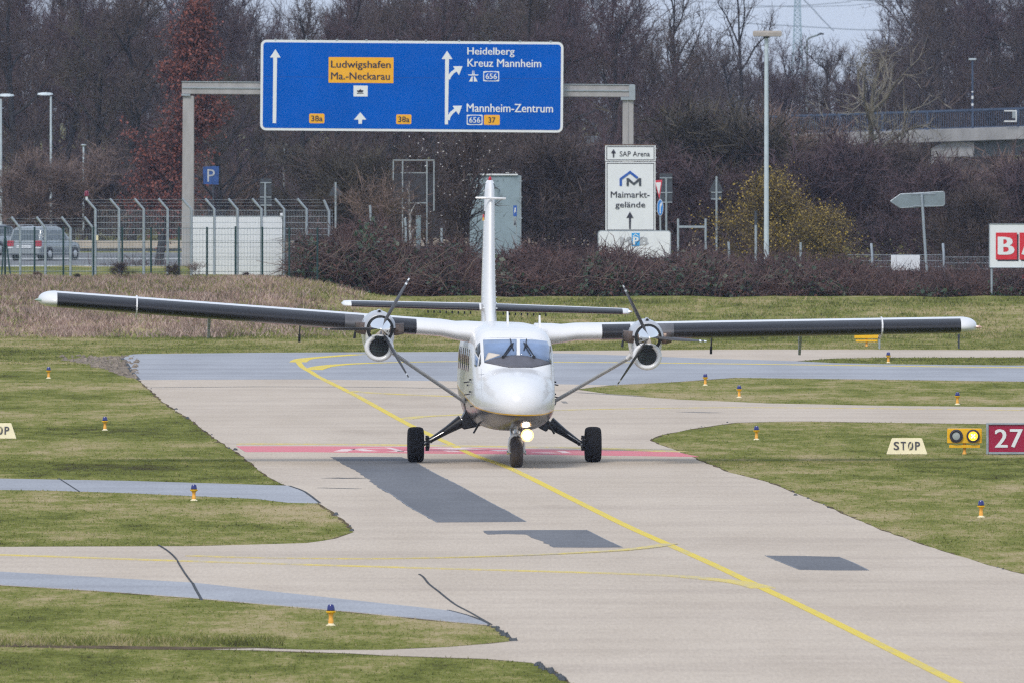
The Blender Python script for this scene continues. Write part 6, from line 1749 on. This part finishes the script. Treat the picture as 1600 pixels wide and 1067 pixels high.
plant('birch', 648, 629, 247, "pale birch trunk standing within the empty sign frame", name="birch_tree", rz=.4)
SH = [('shrub_tan', 40, 857, 245, 1.3, "tan reed-like bush at the far left behind the parked cars"), ('shrub_tan', 118, 857, 238, 1.3, "tall tan bush behind the van and the small pole lamp"), ('shrub_br', 185, 858, 270, 1.2, "brown bush behind the fence under the rust-leaved oak's left side"),
 ('shrub_tan', 345, 860, 262, 1.2, "tan bush around the faded parking sign"), ('shrub_br', 395, 862, 255, 1.2, "brown bush behind the white hoarding"), ('shrub_ol', 465, 860, 232, 1.3, "olive bush under the blue sign's left third"),
 ('shrub_br', 530, 690, 236, 1.2, "brown bush behind the dark triangular sign back"), ('shrub_ol', 575, 660, 240, 1.1, "mossy green bush left of the empty sign frame"), ('shrub_thin', 600, 600, 268, 1.2, "bush of pale bent twigs in front of the empty sign frame"),
 ('blossom', 708, 634, 212, 1.15, "dark shrub dotted with white blossom left of the kiosk"), ('shrub_br', 770, 690, 215, 1.3, "brown bush behind the grey kiosk"), ('shrub_br', 865, 650, 222, 1.3, "tall dark brown bush between the kiosk and the destination sign"),
 ('shrub_pu', 915, 660, 228, 1.2, "purple bush just left of the destination sign"), ('shrub_ol', 1075, 690, 168, 1.4, "rounded olive bush between the destination sign and the mast"), ('shrub_pu', 1085, 650, 250, 1.2, "dark purple bush behind the steel goal frame"),
 ('shrub_tan', 1165, 700, 190, 1.3, "tan reed-like bush left of the flood mast"), ('shrub_tan', 1235, 700, 222, 1.4, "tan bush above the yellow bush and right of the mast"),
 ('shrub_pu', 1300, 680, 228, 1.4, "purple-brown bush under the gnarled tree's left side"), ('shrub_br', 1390, 690, 232, 1.5, "brown bush behind the arrow-shaped signpost"), ('shrub_pu', 1470, 670, 268, 1.4, "purple bush below the bridge pier"), ('shrub_tan', 1550, 700, 250, 1.4, "tan bush below the bridge girder"), ('shrub_pu', 1610, 680, 262, 1.4, "purple bush behind the billboard"), ('shrub_br', 1530, 640, 300, 1.3, "brown bush left of the billboard's top")]
for i, (k, px, Y, yt, wd, lab) in enumerate(SH): plant(k, px, Y, yt, lab, "bush", "bare_bush", rz=i * 1.7, wide=wd)
plant('forsythia', 1205, 600, 282, "large yellow flowering bush beside the flood mast", "bush", "yellow_bush", rz=.5, wide=1.15)
plant('forsythia', 1280, 615, 330, "lower paler part-flowering yellow bush right of the large one", "bush", "yellow_bush", rz=2.5, wide=1.2)

# far wood closing the view: one mass
def far_wood():
    g = np.random.default_rng(5); V = []; Fc = []; n = 0; VT = []; FT = []; nt_ = 0
    spots = []
    for Y, step, top in ((930, 44, 0), (1010, 44, 0), (1100, 40, 0)):
        px = -620
        while px < 2250:
            x_ = px + g.uniform(-14, 14)
            yt = -30 + g.uniform(-25, 30)
            if 990 < x_ < 1435: yt = np.interp(x_, [990, 1050, 1180, 1300, 1435], [35, 70, 85, 85, 45]) + g.uniform(-8, 30)
            if 395 < x_ < 500: yt = 30 + g.uniform(-10, 25)
            yy = Y
            if x_ > 1150: yy = Y + 90
            spots.append((x_, yy + g.uniform(-20, 20), yt)); px += step
    ks = ['purple', 'brown', 'olive', 'purple2', 'brown2']
    out = {'purple': [[], [], 0], 'brown': [[], [], 0]}
    for i, (px, Y, yt) in enumerate(spots):
        k = ks[g.integers(0, 5)]; cr, tr = PROTO[k][4], PROTO[k][5]
        P = Px(px, Y); s = P.z(yt) / 13.; a = g.uniform(0, 6.28); c_, s_ = math.cos(a), math.sin(a)
        tgt = out['purple' if 'purple' in k else 'brown']
        for v, f in (cr, tr):
            w_ = np.stack([(v[:, 0] * c_ - v[:, 1] * s_) * s + P.X, (v[:, 0] * s_ + v[:, 1] * c_) * s + Y, v[:, 2] * s + P.gz], 1)
            tgt[0].append(w_.astype(np.float32)); tgt[1].append(f + tgt[2]); tgt[2] += len(v)
    for k, mat in (('purple', TW['purple']), ('brown', TW['brown'])):
        setting(mesh_np("far_wood", np.concatenate(out[k][0]), np.concatenate(out[k][1]), mat), "stuff", "dense far wood of bare trees closing the view")
far_wood()

# undergrowth under the wood
def thicket(name, mat, n, box, hfun, seed, L=(.5, 1.3), w=.02, up=.6, label=""):
    """tangle of arching stems inside a volume: built of short slivers"""
    g = np.random.default_rng(seed); S_ = Soup()
    x0, x1, y0, y1 = box
    X = g.uniform(x0, x1, n); Y = g.uniform(y0, y1, n); hh = hfun(X, Y); zb = tz(X, Y)
    keep = hh > .05; X, Y, hh, zb = X[keep], Y[keep], hh[keep], zb[keep]; n = len(X)
    Z = zb + hh * g.random(n) ** .8
    d = nrm(np.stack([g.normal(0, 1, n), g.normal(0, 1, n), g.normal(up, .7, n)], 1)); Ls = g.uniform(L[0], L[1], n); ww = w * g.uniform(.5, 1.4, n)
    p = np.stack([X, Y, Z], 1); m_ = p + d * Ls[:, None] * .5; d2 = nrm(d + g.normal(0, .3, d.shape) - np.array([0, 0, .35])); e_ = m_ + d2 * Ls[:, None] * .5
    S_.seg(p, m_, ww * .5, ww * .4); S_.tri(m_, d2, Ls * .5, ww * .8, g)
    return S_, p, m_
S_, _, _ = thicket("u", None, 60000, (-34, 36, 870, 1000), lambda X, Y: 3.2 + np.sin(X * .5) * .8, 31, (.8, 2.2), .035)
setting(mesh_np("undergrowth", *S_.get(), TW['brown']), "stuff", "brown undergrowth at the foot of the wood")
S_, _, _ = thicket("u", None, 26000, (-32, 32, 645, 690), lambda X, Y: 1.3 + .5 * np.sin(X * .7) - 1.0 * sm(-8, -14, X), 33, (.5, 1.5), .028)
setting(mesh_np("undergrowth", *S_.get(), TW['purple']), "stuff", "purple-brown scrub behind the hedge")

# bramble hedge
def hedge(name, label, px0, px1, top, y0, y1, n, seed, leaf=.5, leafr=.5):
    Pm = Px((px0 + px1) / 2, (y0 + y1) / 2)
    X0, X1 = (px0 - 800) * y0 / F, (px1 - 800) * y1 / F
    xs_t = np.array([t_[0] for t_ in top], float); ys_t = np.array([t_[1] for t_ in top], float)
    def hf(X, Y):
        px = 800 + X * F / Y; yt = np.interp(px, xs_t, ys_t)
        zt = H - (yt - HZ) * Y / F
        edge = sm(px0 - 1, px0 + 25, px) * (1 if px1 > 1600 else sm(px1 + 1, px1 - 25, px))
        f = np.sin((Y - y0) / (y1 - y0) * np.pi) ** .35
        lump = .82 + .16 * np.sin(X * 2.1 + seed) + .12 * np.sin(X * 5.3 + Y)
        return np.maximum(0, (zt - .14 - tz(X, Y)) * edge * f * lump)
    t = thing(name, label, "hedge", (Pm.X, (y0 + y1) / 2, Pm.gz))
    off = np.array([Pm.X, (y0 + y1) / 2, Pm.gz])
    S_, p, m_ = thicket("h", None, n, (X0, X1, y0, y1), hf, seed, (.4, 1.3), .026, .3)
    v, f = S_.get(); mesh_np("stems", v - off, f, TW['bramble'], t)
    g = np.random.default_rng(seed + 1)
    for nm, mat, fr, sz in (("green_leaves", m_bleaf, leaf, .072), ("brown_leaves", m_bleafr, leafr, .05)):
        clump = (np.sin(p[:, 0] * 1.1 + seed) * np.sin(p[:, 2] * 2.3 + p[:, 0] * .7 + seed) > (-.25 if nm[0] == 'g' else -.7))
        q_ = p[(g.random(len(p)) < fr) & clump]
        L_ = Soup(); L_.quad(q_ + g.normal(0, .08, q_.shape), sz * g.uniform(.7, 1.8, len(q_)), g, .7); v, f = L_.get(); mesh_np(nm, v - off, f, mat, t)
    # a few long arching canes in front
    C_ = Soup()
    for i in range(int((px1 - px0) * .35)):
        px = g.uniform(px0 + 15, px1 - 10); Y = y0 + g.uniform(.0, 2.5); x = (px - 800) * Y / F; h_ = float(hf(np.array([x]), np.array([y0 + (y1 - y0) * .4]))[0])
        a = np.array([x, Y, float(tz(x, Y))]); d = np.array([g.normal(0, .9), -.2, g.uniform(.5, 1.3)]); pts = [a]
        for k in range(5): pts.append(pts[-1] + nrm(d) * h_ * .26); d = d + np.array([g.normal(0, .45), -.05, g.normal(-.12, .3)])
        pts = np.array(pts); C_.seg(pts[:-1], pts[1:], np.full(5, .013), np.full(5, .009))
    v, f = C_.get(); mesh_np("canes", v - off, f, TW['tan'], t)
    return t
hedge("bramble_mound", "tall dark bramble mound with green leaves left of the tail fin", 452, 745, [(452, 405), (468, 350), (490, 332), (560, 338), (600, 350), (640, 362), (680, 375), (745, 385)], 540, 556, 17000, 81, 1.0, 1.0)
hedge("bramble_hedge", "long low reddish-brown bramble hedge along the top of the right bank", 700, 1780, [(700, 385), (800, 385), (935, 384), (1045, 388), (1130, 394), (1200, 402), (1330, 398), (1360, 428), (1545, 430), (1560, 420), (1700, 425)], 541, 556, 50000, 82, .9, 1.0)
# small dry weeds at the foot of the left fence
for i, (px, Y, yt, k, lab) in enumerate(((190, 534, 412, 'shrub_br', "dark weed clump at the foot of the fence under the middle cranked posts"), (272, 533, 415, 'shrub_br', "dark weed clump at the lower left corner of the white hoarding"), (305, 534, 408, 'shrub_thin', "thin twiggy weed before the white hoarding's left end"),
        (60, 534, 425, 'shrub_tan', "tan weed clump at the fence foot below the van"), (120, 533, 428, 'shrub_ol', "green-brown weed clump at the fence foot right of the van"), (385, 534, 426, 'shrub_br', "low weed clump before the white hoarding's right half"))):
    plant(k, px, Y, yt, lab, "weed", "weed_clump", rz=i * 1.1, wide=1.7)

# ================================================================== HAZE
def haze():
    m = bpy.data.materials.new("thin_haze"); m.use_nodes = True
    n = m.node_tree.nodes; l = m.node_tree.links; n.clear()
    out = n.new("ShaderNodeOutputMaterial"); v = n.new("ShaderNodeVolumePrincipled")
    v.inputs["Color"].default_value = (.64, .74, 1.0, 1); v.inputs["Density"].default_value = .00008; v.inputs["Anisotropy"].default_value = .2
    l.new(v.outputs[0], out.inputs["Volume"])
    return setting(MB().box(-3100, 3100, -6100, 4600, -3, 75).build("haze", m), "stuff", "thin winter haze over the airfield")
haze()
